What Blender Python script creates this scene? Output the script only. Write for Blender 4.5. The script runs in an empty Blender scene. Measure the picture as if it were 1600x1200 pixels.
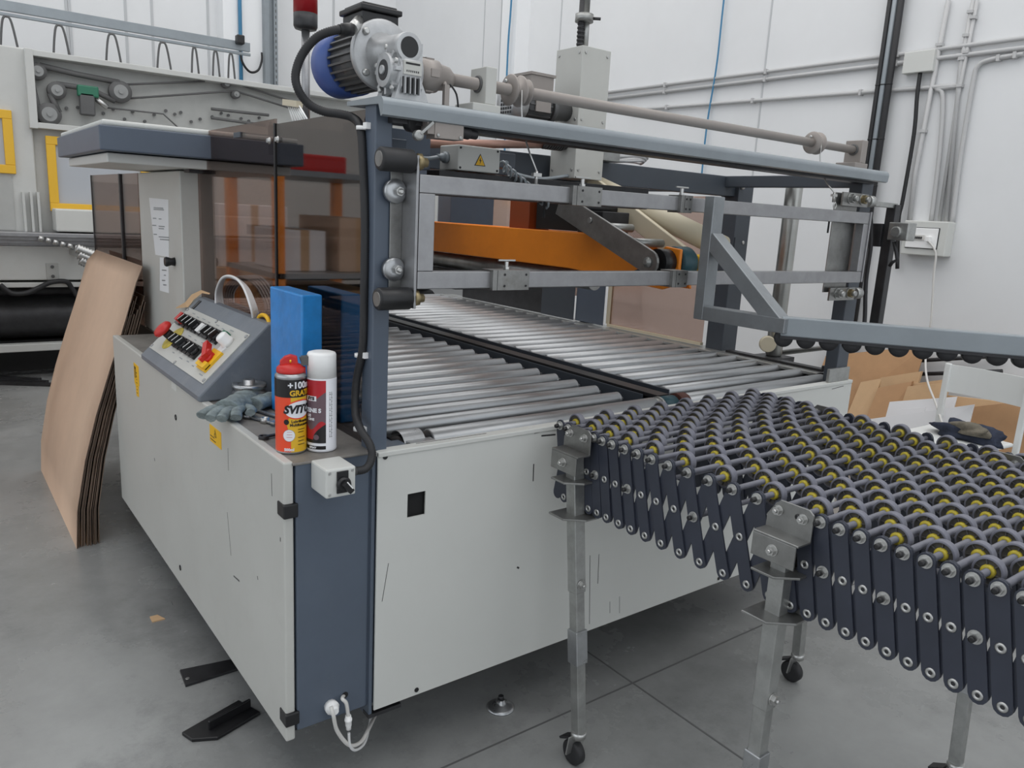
import bpy, math, random
from mathutils import Vector as V, Matrix
R = random.Random(7)
S = bpy.context.scene
COL = S.collection
PI = math.pi

# ---------------------------------------------------------------- camera
YAW, PITCH, ROLL, FPX = 0.91544045, -0.2127847, 0.05366087, 1212.96
EYE = V((0, 0, 1.4))
fw = V((math.cos(YAW)*math.cos(PITCH), math.sin(YAW)*math.cos(PITCH), math.sin(PITCH)))
rt = fw.cross(V((0, 0, 1))).normalized(); up = rt.cross(fw)
rt, up = rt*math.cos(ROLL)+up*math.sin(ROLL), -rt*math.sin(ROLL)+up*math.cos(ROLL)
cd = bpy.data.cameras.new('camera'); cam = bpy.data.objects.new('camera', cd); COL.objects.link(cam)
cd.sensor_width = 36; cd.lens = FPX/1600*36; cd.clip_start = .02; cd.clip_end = 100
m3 = Matrix((rt, up, -fw)).transposed()
cam.matrix_world = Matrix.Translation(EYE) @ m3.to_4x4()
S.camera = cam

# ---------------------------------------------------------------- light
w = bpy.data.worlds.new('world'); S.world = w; w.use_nodes = True
w.node_tree.nodes['Background'].inputs[0].default_value = (.90, .95, 1, 1)
w.node_tree.nodes['Background'].inputs[1].default_value = .95
def area(name, loc, sx, sy, power, rot=(0, 0, 0), c=(1, .985, .97)):
    d = bpy.data.lights.new(name, 'AREA'); d.shape = 'RECTANGLE'; d.size = sx; d.size_y = sy; d.energy = power; d.color = c
    o = bpy.data.objects.new(name, d); o.location = loc; o.rotation_euler = rot; COL.objects.link(o)
area('added_overhead_light', (-.6, 2.5, 6.3), 3.5, 11, 150)  # unseen overhead lamps, added for soft top light and roller reflections
area('added_overhead_light', (3.0, 2.5, 6.3), 3.0, 11, 150)
S.view_settings.view_transform = 'Standard'; S.view_settings.look = 'None'
S.view_settings.exposure = 0.30; S.view_settings.gamma = 1; S.view_settings.use_curve_mapping = False

# ---------------------------------------------------------------- helpers
def ray(x, y):
    d = rt*(x-800)+up*(600-y)+fw*FPX
    return d
def aX(x, y, v): d = ray(x, y); return EYE+d*((v-EYE.x)/d.x)
def aY(x, y, v): d = ray(x, y); return EYE+d*((v-EYE.y)/d.y)
def aZ(x, y, v): d = ray(x, y); return EYE+d*((v-EYE.z)/d.z)

def lin(c):
    return tuple((v/255/12.92 if v/255 <= .04045 else ((v/255+.055)/1.055)**2.4) for v in c)+(1,)
def mat(name, rgb, rough=.5, metal=0, var=0, scale=6, dirt=None, dscale=3, damt=.5, bump=0, bscale=40, rvar=0, stretch=None, spec=None, emit=0):
    m = bpy.data.materials.new(name); m.use_nodes = True
    nt = m.node_tree; b = nt.nodes['Principled BSDF']
    b.inputs['Base Color'].default_value = lin(rgb); b.inputs['Roughness'].default_value = rough; b.inputs['Metallic'].default_value = metal
    if spec is not None: b.inputs['Specular IOR Level'].default_value = spec
    if emit:
        b.inputs['Emission Color'].default_value = lin(rgb); b.inputs['Emission Strength'].default_value = emit
    if var or dirt or bump or rvar:
        tc = nt.nodes.new('ShaderNodeTexCoord'); mp = nt.nodes.new('ShaderNodeMapping')
        nt.links.new(tc.outputs['Object'], mp.inputs[0])
        if stretch: mp.inputs['Scale'].default_value = stretch
        n = nt.nodes.new('ShaderNodeTexNoise'); n.inputs['Scale'].default_value = scale; n.inputs['Detail'].default_value = 8; n.inputs['Roughness'].default_value = .65
        nt.links.new(mp.outputs[0], n.inputs['Vector'])
        r = nt.nodes.new('ShaderNodeValToRGB')
        c = rgb
        r.color_ramp.elements[0].position = .3; r.color_ramp.elements[1].position = .7
        r.color_ramp.elements[0].color = lin([max(0, v*(1-var)) for v in c]); r.color_ramp.elements[1].color = lin([min(255, v*(1+var)) for v in c])
        nt.links.new(n.outputs['Fac'], r.inputs[0]); out = r.outputs[0]
        if dirt:
            n2 = nt.nodes.new('ShaderNodeTexNoise'); n2.inputs['Scale'].default_value = dscale; n2.inputs['Detail'].default_value = 12; n2.inputs['Roughness'].default_value = .75
            nt.links.new(mp.outputs[0], n2.inputs['Vector'])
            r2 = nt.nodes.new('ShaderNodeValToRGB'); r2.color_ramp.elements[0].position = .52; r2.color_ramp.elements[1].position = .72
            r2.color_ramp.elements[1].color = (damt,)*3+(1,)
            nt.links.new(n2.outputs['Fac'], r2.inputs[0])
            mx = nt.nodes.new('ShaderNodeMixRGB'); nt.links.new(r2.outputs[0], mx.inputs[0]); nt.links.new(out, mx.inputs[1]); mx.inputs[2].default_value = lin(dirt)
            out = mx.outputs[0]
        nt.links.new(out, b.inputs['Base Color'])
        if rvar:
            mr = nt.nodes.new('ShaderNodeMapRange'); mr.inputs[3].default_value = rough-rvar; mr.inputs[4].default_value = rough+rvar
            mr.inputs[1].default_value = .3; mr.inputs[2].default_value = .7
            nt.links.new(n.outputs['Fac'], mr.inputs[0]); nt.links.new(mr.outputs[0], b.inputs['Roughness'])
        if bump:
            n3 = nt.nodes.new('ShaderNodeTexNoise'); n3.inputs['Scale'].default_value = bscale; n3.inputs['Detail'].default_value = 4
            nt.links.new(mp.outputs[0], n3.inputs['Vector'])
            bp = nt.nodes.new('ShaderNodeBump'); bp.inputs['Strength'].default_value = bump; bp.inputs['Distance'].default_value = .01
            nt.links.new(n3.outputs['Fac'], bp.inputs['Height']); nt.links.new(bp.outputs[0], b.inputs['Normal'])
    return m
def glassy(name, tint, gloss=.12, rough=.03):
    m = bpy.data.materials.new(name); m.use_nodes = True; nt = m.node_tree; nt.nodes.clear()
    o = nt.nodes.new('ShaderNodeOutputMaterial'); t = nt.nodes.new('ShaderNodeBsdfTransparent'); t.inputs[0].default_value = lin(tint)
    g = nt.nodes.new('ShaderNodeBsdfGlossy'); g.inputs['Roughness'].default_value = rough; g.inputs[0].default_value = (1, .95, .93, 1)
    f = nt.nodes.new('ShaderNodeFresnel'); f.inputs[0].default_value = 1.45
    a = nt.nodes.new('ShaderNodeMath'); a.operation = 'MULTIPLY_ADD'; a.inputs[1].default_value = .5; a.inputs[2].default_value = gloss
    nt.links.new(f.outputs[0], a.inputs[0])
    mx = nt.nodes.new('ShaderNodeMixShader'); nt.links.new(a.outputs[0], mx.inputs[0]); nt.links.new(t.outputs[0], mx.inputs[1]); nt.links.new(g.outputs[0], mx.inputs[2])
    nt.links.new(mx.outputs[0], o.inputs[0]); return m

class MB:
    def __init__(s): s.v = []; s.f = []; s.m = []; s.sm = []; s.cur = 0
    def add(s, vs, fs, smooth=False, mi=None):
        b = len(s.v); s.v += [V(p) for p in vs]
        for f in fs: s.f.append([b+i for i in f]); s.m.append(s.cur if mi is None else mi); s.sm.append(smooth)
        return s
    def box(s, a, b, mi=None):
        x0, y0, z0 = [min(a[i], b[i]) for i in range(3)]; x1, y1, z1 = [max(a[i], b[i]) for i in range(3)]
        vs = [(x0,y0,z0),(x1,y0,z0),(x1,y1,z0),(x0,y1,z0),(x0,y0,z1),(x1,y0,z1),(x1,y1,z1),(x0,y1,z1)]
        return s.add(vs, [(0,3,2,1),(4,5,6,7),(0,1,5,4),(1,2,6,5),(2,3,7,6),(3,0,4,7)], mi=mi)
    def obox(s, c, ax, ay, az, h, mi=None):  # oriented box: centre, three axes, half sizes
        c = V(c); ax, ay, az = V(ax).normalized()*h[0], V(ay).normalized()*h[1], V(az).normalized()*h[2]
        vs = [c-ax-ay-az, c+ax-ay-az, c+ax+ay-az, c-ax+ay-az, c-ax-ay+az, c+ax-ay+az, c+ax+ay+az, c-ax+ay+az]
        return s.add(vs, [(0,3,2,1),(4,5,6,7),(0,1,5,4),(1,2,6,5),(2,3,7,6),(3,0,4,7)], mi=mi)
    def bar(s, p, q, wd, ht, upv=(0,0,1), mi=None):  # rectangular bar from p to q
        p, q = V(p), V(q); d = (q-p); u = V(upv); sd = d.cross(u)
        if sd.length < 1e-6: u = V((1,0,0)); sd = d.cross(u)
        u2 = sd.cross(d)
        return s.obox((p+q)/2, d, sd, u2, (d.length/2, wd/2, ht/2), mi)
    def rev(s, p, d, prof, n=24, mi=None, smooth=True, cap=True):  # surface of revolution; prof = [(t along d, radius)]
        p = V(p); d = V(d).normalized(); a = d.orthogonal().normalized(); b = d.cross(a)
        vs = []
        for t, r in prof:
            for k in range(n):
                an = 2*PI*k/n; vs.append(p+d*t+(a*math.cos(an)+b*math.sin(an))*r)
        fs = []
        for i in range(len(prof)-1):
            for k in range(n):
                k2 = (k+1) % n; fs.append((i*n+k, i*n+k2, (i+1)*n+k2, (i+1)*n+k))
        base = len(s.v); s.add(vs, fs, smooth, mi)
        if cap:
            m_ = s.cur if mi is None else mi
            if prof[0][1] > 1e-5: s.f.append([base+k for k in reversed(range(n))]); s.m.append(m_); s.sm.append(False)
            if prof[-1][1] > 1e-5: s.f.append([base+(len(prof)-1)*n+k for k in range(n)]); s.m.append(m_); s.sm.append(False)
        return s
    def cyl(s, p, q, r, r2=None, n=20, mi=None, smooth=True):
        p, q = V(p), V(q); L = (q-p).length
        return s.rev(p, q-p, [(0, r), (L, r if r2 is None else r2)], n, mi, smooth)
    def tube(s, pts, r, n=10, mi=None, sub=6, cap=True):
        P = [V(p) for p in pts]
        if sub > 1 and len(P) > 2:
            Q = []
            for i in range(len(P)-1):
                p0 = P[max(0, i-1)]; p1 = P[i]; p2 = P[i+1]; p3 = P[min(len(P)-1, i+2)]
                for k in range(sub):
                    t = k/sub
                    Q.append(.5*((2*p1)+(p2-p0)*t+(2*p0-5*p1+4*p2-p3)*t*t+(3*p1-p0-3*p2+p3)*t**3))
            Q.append(P[-1]); P = Q
        d0 = (P[1]-P[0]).normalized(); a = d0.orthogonal().normalized(); vs = []
        for i, p in enumerate(P):
            d = (P[min(i+1, len(P)-1)]-P[max(0, i-1)]).normalized()
            a = (a-d*a.dot(d)).normalized(); b = d.cross(a)
            for k in range(n):
                an = 2*PI*k/n; vs.append(p+(a*math.cos(an)+b*math.sin(an))*r)
        fs = [(i*n+k, i*n+(k+1) % n, (i+1)*n+(k+1) % n, (i+1)*n+k) for i in range(len(P)-1) for k in range(n)]
        base = len(s.v); s.add(vs, fs, True, mi)
        if cap:
            for o, rg in ((0, reversed(range(n))), ((len(P)-1)*n, range(n))):
                s.f.append([base+o+k for k in rg]); s.m.append(s.cur if mi is None else mi); s.sm.append(False)
        return s
    def prism(s, poly, off, mi=None, smooth=False):  # polygon (3D points) extruded by vector off
        n = len(poly); P = [V(p) for p in poly]; off = V(off)
        nrm = V((0,0,0))
        for i in range(n): nrm += (P[i]-P[0]).cross(P[(i+1) % n]-P[0])
        if nrm.dot(off) > 0: P = P[::-1]
        vs = P+[p+off for p in P]
        s.add(vs, [tuple(range(n)), tuple(reversed(range(n, 2*n)))], False, mi)
        b = len(s.v)-2*n
        for i in range(n):
            j = (i+1) % n; s.f.append([b+j, b+i, b+n+i, b+n+j]); s.m.append(s.cur if mi is None else mi); s.sm.append(smooth)
        return s
    def hexn(s, p, d, r, t, mi=None): return s.rev(p, d, [(0, r), (t, r)], 6, mi, False)
    def build(s, name, mats, parent=None, bevel=0, loc=None, label=None, seg=2, kind=None, cat=None, group=None):
        me = bpy.data.meshes.new(name)
        if not isinstance(mats, (list, tuple)): mats = [mats]
        for m in mats: me.materials.append(m)
        if loc is not None: off = V(loc)
        elif parent is not None: off = WL(parent)
        else:
            xs = [p.x for p in s.v]; ys = [p.y for p in s.v]; zs = [p.z for p in s.v]
            off = V(((min(xs)+max(xs))/2, (min(ys)+max(ys))/2, min(zs)))
        me.from_pydata([tuple(p-off) for p in s.v], [], s.f); me.update()
        me.polygons.foreach_set('material_index', s.m); me.polygons.foreach_set('use_smooth', s.sm)
        o = bpy.data.objects.new(name, me); COL.objects.link(o)
        if parent is not None: o.parent = parent; o.location = off-WL(parent)
        else: o.location = off
        if bevel:
            b = o.modifiers.new('bevel', 'BEVEL'); b.width = bevel; b.segments = seg; b.limit_method = 'ANGLE'; b.angle_limit = math.radians(50); b.harden_normals = False
        for k, v_ in (('label', label), ('kind', kind), ('category', cat), ('group', group)):
            if v_: o[k] = v_
        return o
def WL(o):
    l = V(o.location)
    while o.parent: o = o.parent; l = l+V(o.location)
    return l
def thing(name, loc, label, cat, group=None):
    o = bpy.data.objects.new(name, None); o.empty_display_size = .05; COL.objects.link(o); o.location = loc
    o['label'] = label; o['category'] = cat
    if group: o['group'] = group
    return o
def text_mesh(txt, size, ext=.0002, shear=0, bold=0, spacing=1):
    c = bpy.data.curves.new('lettering', 'FONT'); c.body = txt; c.size = size; c.align_x = 'CENTER'; c.align_y = 'CENTER'; c.shear = shear; c.offset = bold; c.extrude = ext; c.space_character = spacing; c.resolution_u = 3
    o = bpy.data.objects.new('lettering', c); me = bpy.data.meshes.new_from_object(o)
    vs = [v.co.copy() for v in me.vertices]; fs = [tuple(p.vertices) for p in me.polygons]
    bpy.data.objects.remove(o); bpy.data.curves.remove(c); bpy.data.meshes.remove(me)
    return vs, fs
def flat_text(mb, txt, c, ux, uy, size, mi=None, **k):
    vs, fs = text_mesh(txt, size, **k); c = V(c); ux = V(ux).normalized(); uy = V(uy).normalized(); nz = ux.cross(uy)
    mb.add([c+ux*p.x+uy*p.y+nz*(p.z+.0003) for p in vs], fs, False, mi)
# ---------------------------------------------------------------- materials
M = {}
M['floor'] = mat('polished_concrete', (142,143,142), .27, 0, .13, 1.3, (92,93,93), 2.2, .6, .04, 60, .09)
M['wall'] = mat('white_wall_panel', (226,227,228), .7, 0, .012, 1.5)
M['seam'] = mat('panel_seam', (190,192,194), .6)
M['pil'] = mat('white_pilaster', (238,239,240), .5)
M['ceil'] = mat('ceiling_sheet', (205,207,210), .7)
M['panel'] = mat('light_grey_enamel', (190,190,185), .42, 0, .02, 3, (140,138,130), 7, .10, 0, 40, .05)
M['panel2'] = mat('pale_grey_enamel', (205,206,202), .45, 0, .01, 3)
M['blue'] = mat('blue_grey_enamel', (84,94,108), .42, 0, .04, 4, (110,115,118), 9, .12)
M['dblue'] = mat('dark_grey_enamel', (66,72,80), .45, 0, .05, 4)
M['shelf'] = mat('worn_grey_shelf', (124,120,115), .5, 0, .10, 9, (70,68,66), 8, .6)
M['cons'] = mat('console_grey', (112,118,126), .45, 0, .05, 7, (160,160,155), 12, .25)
M['steel'] = mat('zinc_steel', (176,178,180), .30, .85, .07, 14, (120,118,112), 6, .35, 0, 40, .06)
M['roll'] = mat('roller_steel', (170,172,174), .36, .8, .03, 5, rvar=.04, stretch=(2, .3, .3))
M['tubest'] = mat('stainless_tube', (172,172,168), .33, .85, .04, 5, rvar=.03, stretch=(.4, .4, 3))
M['alu'] = mat('brushed_aluminium', (156,156,158), .38, .75, .05, 20, (140,138,135), 6, .3)
M['raw'] = mat('raw_steel', (142,142,140), .36, .8, .10, 14, (95,90,84), 9, .5)
M['cast'] = mat('cast_aluminium', (182,183,184), .42, .6, .06, 25)
M['galv'] = mat('galvanised_steel', (165,166,164), .38, .75, .09, 18, (115,112,106), 10, .4)
M['rail'] = mat('grey_rail_paint', (140,147,152), .32, .2, .04, 6)
M['shaft'] = mat('taupe_shaft', (150,143,138), .45, .3, .03, 6)
M['black'] = mat('black_plastic', (26,26,28), .4)
M['rub'] = mat('black_rubber', (38,38,40), .55)
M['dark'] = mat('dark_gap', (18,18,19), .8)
M['dmet'] = mat('blackened_steel', (58,58,60), .45, .5, .15, 12)
M['motor'] = mat('motor_body_grey', (92,92,92), .45, .3, .05, 9)
M['fan'] = mat('blue_fan_cover', (62,86,148), .4)
M['red'] = mat('red_plastic', (196,40,36), .4)
M['lred'] = mat('red_beacon_lens', (150,22,30), .3)
M['yel'] = mat('yellow_plastic', (236,184,30), .45)
M['hub'] = mat('yellow_wheel_hub', (196,178,60), .5, 0, .14, 60, (120,116,90), 20, .7)
M['wheel'] = mat('grey_wheel_plastic', (112,113,124), .5, 0, .06, 30, (132,130,126), 14, .4)
M['web'] = mat('dark_wheel_web', (92,90,88), .6, 0, .1, 30)
M['link'] = mat('charcoal_scissor_link', (50,54,66), .42, 0, .06, 12)
M['axle'] = mat('grey_axle_sleeve', (112,113,122), .45, .1, .06, 20)
M['nut'] = mat('zinc_nut', (190,190,188), .3, .85)
M['wht'] = mat('white_plastic', (242,242,241), .4)
M['wht2'] = mat('white_cable', (214,212,208), .45)
M['orange'] = mat('orange_enamel', (246,142,36), .42, 0, .05, 3, (150,88,30), 8, .15)
M['dorange'] = mat('dark_orange_enamel', (140,64,28), .45)
M['card'] = mat('kraft_cardboard', (208,180,156), .85, 0, .04, 2.2)
M['card2'] = mat('brown_cardboard', (186,146,108), .85, 0, .06, 3)
M['card3'] = mat('tan_cardboard', (202,168,130), .85, 0, .05, 3)
M['cedge'] = mat('cardboard_edge', (112,96,84), .9, 0, .25, 70, stretch=(1, 1, .03))
M['wcard'] = mat('white_cardboard', (238,238,240), .7)
M['plexi'] = glassy('smoked_plexiglass', (196,182,176), .06)
M['plexid'] = glassy('dark_smoked_plexiglass', (152,143,139), .12)
M['copper'] = glassy('bronze_plexiglass', (228,214,207), .015, .1)
M['binder'] = mat('blue_plastic_film', (44,136,208), .28, 0, .08, 14, bump=.25, bscale=18)
M['can_r'] = mat('orange_red_label', (232,78,44), .3)
M['can_y'] = mat('yellow_label', (222,176,40), .3)
M['can_k'] = mat('black_label', (24,22,24), .3)
M['can_w'] = mat('white_can_enamel', (230,231,236), .25)
M['can_red'] = mat('red_label', (178,34,44), .3)
M['can_g'] = mat('plum_grey_label', (104,84,92), .35)
M['grn'] = mat('green_plastic', (40,110,84), .4)
M['teal'] = mat('dark_teal_belt', (28,70,80), .45)
M['rust'] = mat('rust_brown', (88,52,44), .7)
M['glove'] = mat('grey_work_glove', (124,134,134), .9, 0, .18, 40, bump=.5, bscale=60)
M['wirecap'] = mat('frosted_tube', (222,222,222), .35)
M['chair'] = mat('white_chair_plastic', (226,228,226), .4)
M['navy'] = mat('navy_cloth', (44,50,66), .9, 0, .2, 20, bump=.4)
M['olive'] = mat('olive_cloth', (112,106,94), .9, 0, .15, 20, bump=.4)
M['bgm'] = mat('pale_machine_paint', (196,197,194), .5, 0, .03, 2, (150,150,146), 4, .25)
M['bgi'] = mat('machine_back_plate', (172,173,170), .5, 0, .05, 3)
M['bgy'] = mat('yellow_window_frame', (226,178,48), .5)
M['pipe'] = mat('grey_conduit', (188,188,188), .5)
M['bluehose'] = mat('blue_air_hose', (66,128,166), .5)
M['gbelt'] = mat('grey_belt', (96,96,96), .7)
M['galv2'] = mat('welded_steel_tube', (138,142,145), .38, .5, .06, 10, (105,104,102), 7, .35)
M['paper'] = mat('paper_label', (226,227,228), .7)
M['ink'] = mat('label_ink', (60,62,66), .7)
M['cream'] = mat('cream_pipe', (206,196,172), .5)
M['brass'] = mat('dull_brass', (150,136,104), .4, .7)

# ---------------------------------------------------------------- setting
WX, WY = 4.85, 9.0
MB().box((-7, -5, -.1), (WX+.3, WY+.3, 0)).build('floor', M['floor'], kind='structure')
MB().box((WX, -5, 0), (WX+.3, WY+.3, 6.5)).build('wall_right', M['wall'], kind='structure')
MB().box((-7, WY, 0), (WX, WY+.3, 6.5)).build('wall_back', M['wall'], kind='structure')
MB().box((-7, -5, 6.5), (WX+.3, WY+.3, 6.7)).build('ceiling', M['ceil'], kind='structure')
MB().box((-3.2, -5, 0), (-3.0, -1.2, 6.5)).build('wall_left', M['wall'], kind='structure')
def trim(n, b, m):
    b.build('trim_%d' % n, m, kind='structure')
n = 1
for px, py in ((877, 30), (756, 60), (782, 60), (1196, 100)):   # vertical seams of the right wall
    y = aX(px, py, WX).y; trim(n, MB().box((WX-.004, y-.006, 0), (WX, y+.006, 6.5)), M['seam']); n += 1
y = aX(815, 60, WX).y; trim(n, MB().box((WX-.16, y-.12, 0), (WX, y+.12, 6.5)), M['pil']); n += 1
for px in (105, 110, 197, 238, 325, 641-120):
    x = aY(px, 40, WY).x; trim(n, MB().box((x-.012, WY-.008, 0), (x+.012, WY, 6.5)), M['seam']); n += 1
x = aY(376, 60, WY).x; trim(n, MB().box((x-.25, WY-.22, 0), (x+.22, WY, 6.5)), M['pil']); n += 1
jo = []
for (a, b) in (((1.6, -3.), (1.68, 4.9)),):
    trim(n, MB().box((1.657, -5, .0), (1.663, WY, .0009)), M['gbelt']); n += 1
trim(n, MB().box((-7, 1.459, .0), (WX, 1.465, .0008)), M['gbelt']); n += 1

def tg(o, label, cat, group=None):
    o['label'] = label; o['category'] = cat
    if group: o['group'] = group
    return o
# ---- conduits on the right wall
def wallpts(l, off=.02): return [aX(x, y, WX-off) for x, y in l]
def clips(mb, P, Q, k, r):
    for i in range(k):
        c = P.lerp(Q, (i+.5)/k); mb.obox(c, (Q-P), (1, 0, 0), (Q-P).cross(V((1, 0, 0))), (.008, .018, r+.004))
def conduit(pts, r, label, k=4, m='pipe', cat='conduit', sub=6, grp=None, off=.02):
    P = wallpts(pts, off); mb = MB(); mb.tube(P, r, 8, sub=sub); clips(mb, P[0], P[1], k, r)
    return tg(mb.build('wall_conduit', M[m]), label, cat, grp)
a, b = aX(940, 141, WX-.02), aX(1600, 69, WX-.02)
zz = (a.z+b.z)/2
def hline(y0, y1, z, r, k=6):
    mb = MB(); P = V((WX-.022, y0, z)); Q = V((WX-.022, y1, z)); mb.cyl(P, Q, r, n=8); clips(mb, P, Q, k, r); return mb
tg(hline(.3, 5.9, 2.475, .013).build('wall_conduit', M['pipe']), 'upper of the two long grey conduits running along the white wall above the machine', 'conduit')
tg(hline(.3, 5.9, 2.425, .013).build('wall_conduit', M['pipe']), 'long grey conduit just under the topmost one on the white wall', 'conduit')
conduit([(985, 172), (1447, 137), (1462, 140), (1473, 152), (1468, 240), (1455, 345)], .013, 'grey conduit running along the wall and curving down into the distribution box', 3)
conduit([(1482, 0), (1430, 270), (1420, 350)], .014, 'slanting grey conduit coming from the top beside the junction box', 2, sub=1)
conduit([(1527, 0), (1495, 160), (1467, 348)], .011, 'thin grey conduit dropping to the distribution box, middle of the five', 3, sub=1)
conduit([(1521, 0), (1500, 110), (1478, 348)], .013, 'straight grey conduit from the ceiling to the distribution box', 3, sub=1)
conduit([(1600, 84), (1548, 93), (1528, 104), (1520, 130), (1500, 250), (1488, 348)], .013, 'rightmost grey conduit bending down from the right into the distribution box', 2)
# junction box
c = aX(1437, 97, WX-.04)
jb = thing('junction_box', V((WX, c.y, c.z-.07)), 'square pale junction box on the wall where two conduits meet', 'junction box')
MB().box((WX-.06, c.y-.09, c.z-.06), (WX, c.y+.09, c.z+.06)).build('box', M['panel2'], jb, .004)
tg(MB().tube([aX(1438, 113, WX-.03), aX(1433, 150, WX-.04), aX(1428, 210, WX-.04), aX(1411, 310, WX-.04), aX(1404, 345, WX-.04), aX(1402, 420, WX-.04)], .012, 8).build('power_cable', M['black']), 'black cable hanging from the wall junction box', 'cable')
tg(MB().tube([aX(1131, 0, WX-.03)+V((0, -.06, 3.3)), aX(1131, 0, WX-.03)+V((0, -.02, .8)), aX(1131, 0, WX-.03), aX(1120, 100, WX-.03), aX(1104, 200, WX-.03), aX(1094, 300, WX-.03)], .0065, 8).build('air_hose', M['bluehose']), 'thin blue air hose running down the white wall right of the tall housing', 'hose')
tg(MB().tube([aX(799, 0, WX-.2)+V((0, 0, 2.9)), aX(799, 0, WX-.2)+V((0, 0, .8)), aX(799, 0, WX-.2), aX(794, 70, WX-.2), aX(790, 170, WX-.2), aX(788, 260, WX-.2)], .009, 8).build('air_hose', M['bluehose']), 'blue-grey air hose on the pilaster left of the tall housing', 'hose')
# distribution box
p = aX(1425, 348, WX); q = aX(1495, 345, WX); s_ = aX(1490, 398, WX)
ya, yb, za, zb = q.y, p.y, 1.30, 1.50
db = thing('distribution_box', V((WX, (ya+yb)/2, za)), 'grey electrical distribution box with a row of breakers on the white wall', 'electrical box')
MB().box((WX-.09, ya, za), (WX, yb, zb)).build('box', M['panel2'], db, .006)
yc = (ya+yb)/2+.01; zc = (za+zb)/2
MB().box((WX-.094, yc-.095, zc-.062), (WX-.088, yc+.095, zc+.062)).build('gasket', M['black'], db, .002)
MB().box((WX-.102, yc-.091, zc-.058), (WX-.092, yc+.091, zc+.058)).build('door', M['wht'], db, .003)
brk = MB(); brk.box((WX-.106, yc-.02, zc-.014), (WX-.10, yc+.075, zc+.018))
for i in range(7): brk.box((WX-.112, yc+.066-i*.012, zc-.006), (WX-.104, yc+.073-i*.012, zc+.008), 1)
brk.build('breaker_row', [M['wht2'], M['dmet']], db)
MB().box((WX-.125, yc-.06, zc-.02), (WX-.10, yc-.035, zc+.012)).build('plug', M['wht'], db, .004)
tg(MB().tube([V((WX-.12, yc-.048, zc-.01)), aX(1462, 395, WX-.11), aX(1459, 430, WX-.1), aX(1455, 500, WX-.09), aX(1447, 545, WX-.1), aX(1448, 590, 4.5), aX(1462, 630, 4.35), aX(1476, 668, 4.1), aX(1500, 692, 4.05)], .006, 6).build('extension_cable', M['wht2']), 'thin white cable hanging from the distribution box down to the chair', 'cable')

# ---- black riser pipes beside the right post
def riser(px0, px1, r, m, label, X=WX-.05):
    r = r*1.15
    p = aX(px0, 0, X); q = aX(px1, 290, X); x = X; yy = (p.y+q.y)/2
    mb = MB(); mb.cyl((x, yy, .0), (x, yy, 4.3), r, n=12)
    for z in (1.7, 1.98, 2.3): mb.rev((x, yy, z), (0, 0, 1), [(0, r+.002), (.006, r+.002)], 12, 1)
    return tg(mb.build('riser_pipe', [M[m], M['black']]), label, 'pipe')
riser(1383, 1357, .013, 'rub', 'left black riser cable behind the right front post of the machine')
riser(1392, 1364, .015, 'rail', 'grey riser tube between two black riser cables')
riser(1401, 1373, .017, 'rub', 'right black riser cable beside the grey tube, nearest the junction box')
# ---- cardboard and chair at the right wall
def sheet(pts, t, m, label, name='cardboard_sheet', cat='cardboard', grp=None):
    # pts: quad on plane, thickness towards +x
    return tg(MB().prism(pts, (t, 0, 0)).build(name, M[m], bevel=0), label, cat, grp)
def lean(Xt, Xb, tl, tr, zb, t, m, label, **k):
    # leaning sheet: top edge through two pixels at depth Xt, bottom at Xb on the floor
    a = aX(*tl, Xt); b = aX(*tr, Xt)
    return sheet([a, b, V((Xb, b.y, zb)), V((Xb, a.y, zb))], t, m, label, **k)
lean(4.78, 4.55, (1290, 556), (1447, 540), .0, .008, 'card2', 'big brown cardboard sheet leaning on the wall, tallest of the brown ones')
lean(4.66, 4.40, (1345, 597), (1378, 591), 0, .02, 'card3', 'folded carton leaning at the left, next to the machine corner')
lean(4.66, 4.50, (1376, 590), (1440, 580), 0, .02, 'card3', 'folded carton with a lifted flap just under the tall brown sheet')
lean(4.60, 4.36, (1372, 606), (1425, 596), 0, .025, 'card2', 'second folded carton in front of the lifted-flap carton')
lean(4.62, 4.44, (1422, 600), (1484, 592), 0, .02, 'card3', 'folded carton leaning behind the white sheets')
lean(4.55, 4.34, (1418, 604), (1485, 598), 0, .02, 'card3', 'front one of the folded cartons behind the white sheets')
lean(4.60, 4.40, (1480, 618), (1600, 632), 0, .02, 'card3', 'long tan carton lying behind the chair back')
lean(4.44, 4.32, (1518, 636), (1640, 622), 0, .03, 'card2', 'orange-brown carton standing right behind the chair seat')
lean(4.46, 4.36, (1390, 628), (1495, 620), 0, .008, 'wcard', 'white cardboard sheet with a dark slit, rear of the three white ones')
lean(4.40, 4.31, (1402, 640), (1446, 636), 0, .008, 'wcard', 'small white cardboard flap between the two larger white sheets')
lean(4.34, 4.27, (1358, 655), (1522, 632), 0, .008, 'wcard', 'front white cardboard sheet leaning behind the white chair')
for (x0, y0, x1, y1, lb) in ((1395, 566, 1562, 556, 'upper dark rod lying along the wall above the cartons'), (1425, 585, 1566, 580, 'lower dark rod lying along the wall above the cartons')):
    tg(MB().cyl(aX(x0, y0, 4.80), aX(x1, y1, 4.80), .012, n=10).build('metal_rod', M['dmet']), lb, 'rod')

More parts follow.
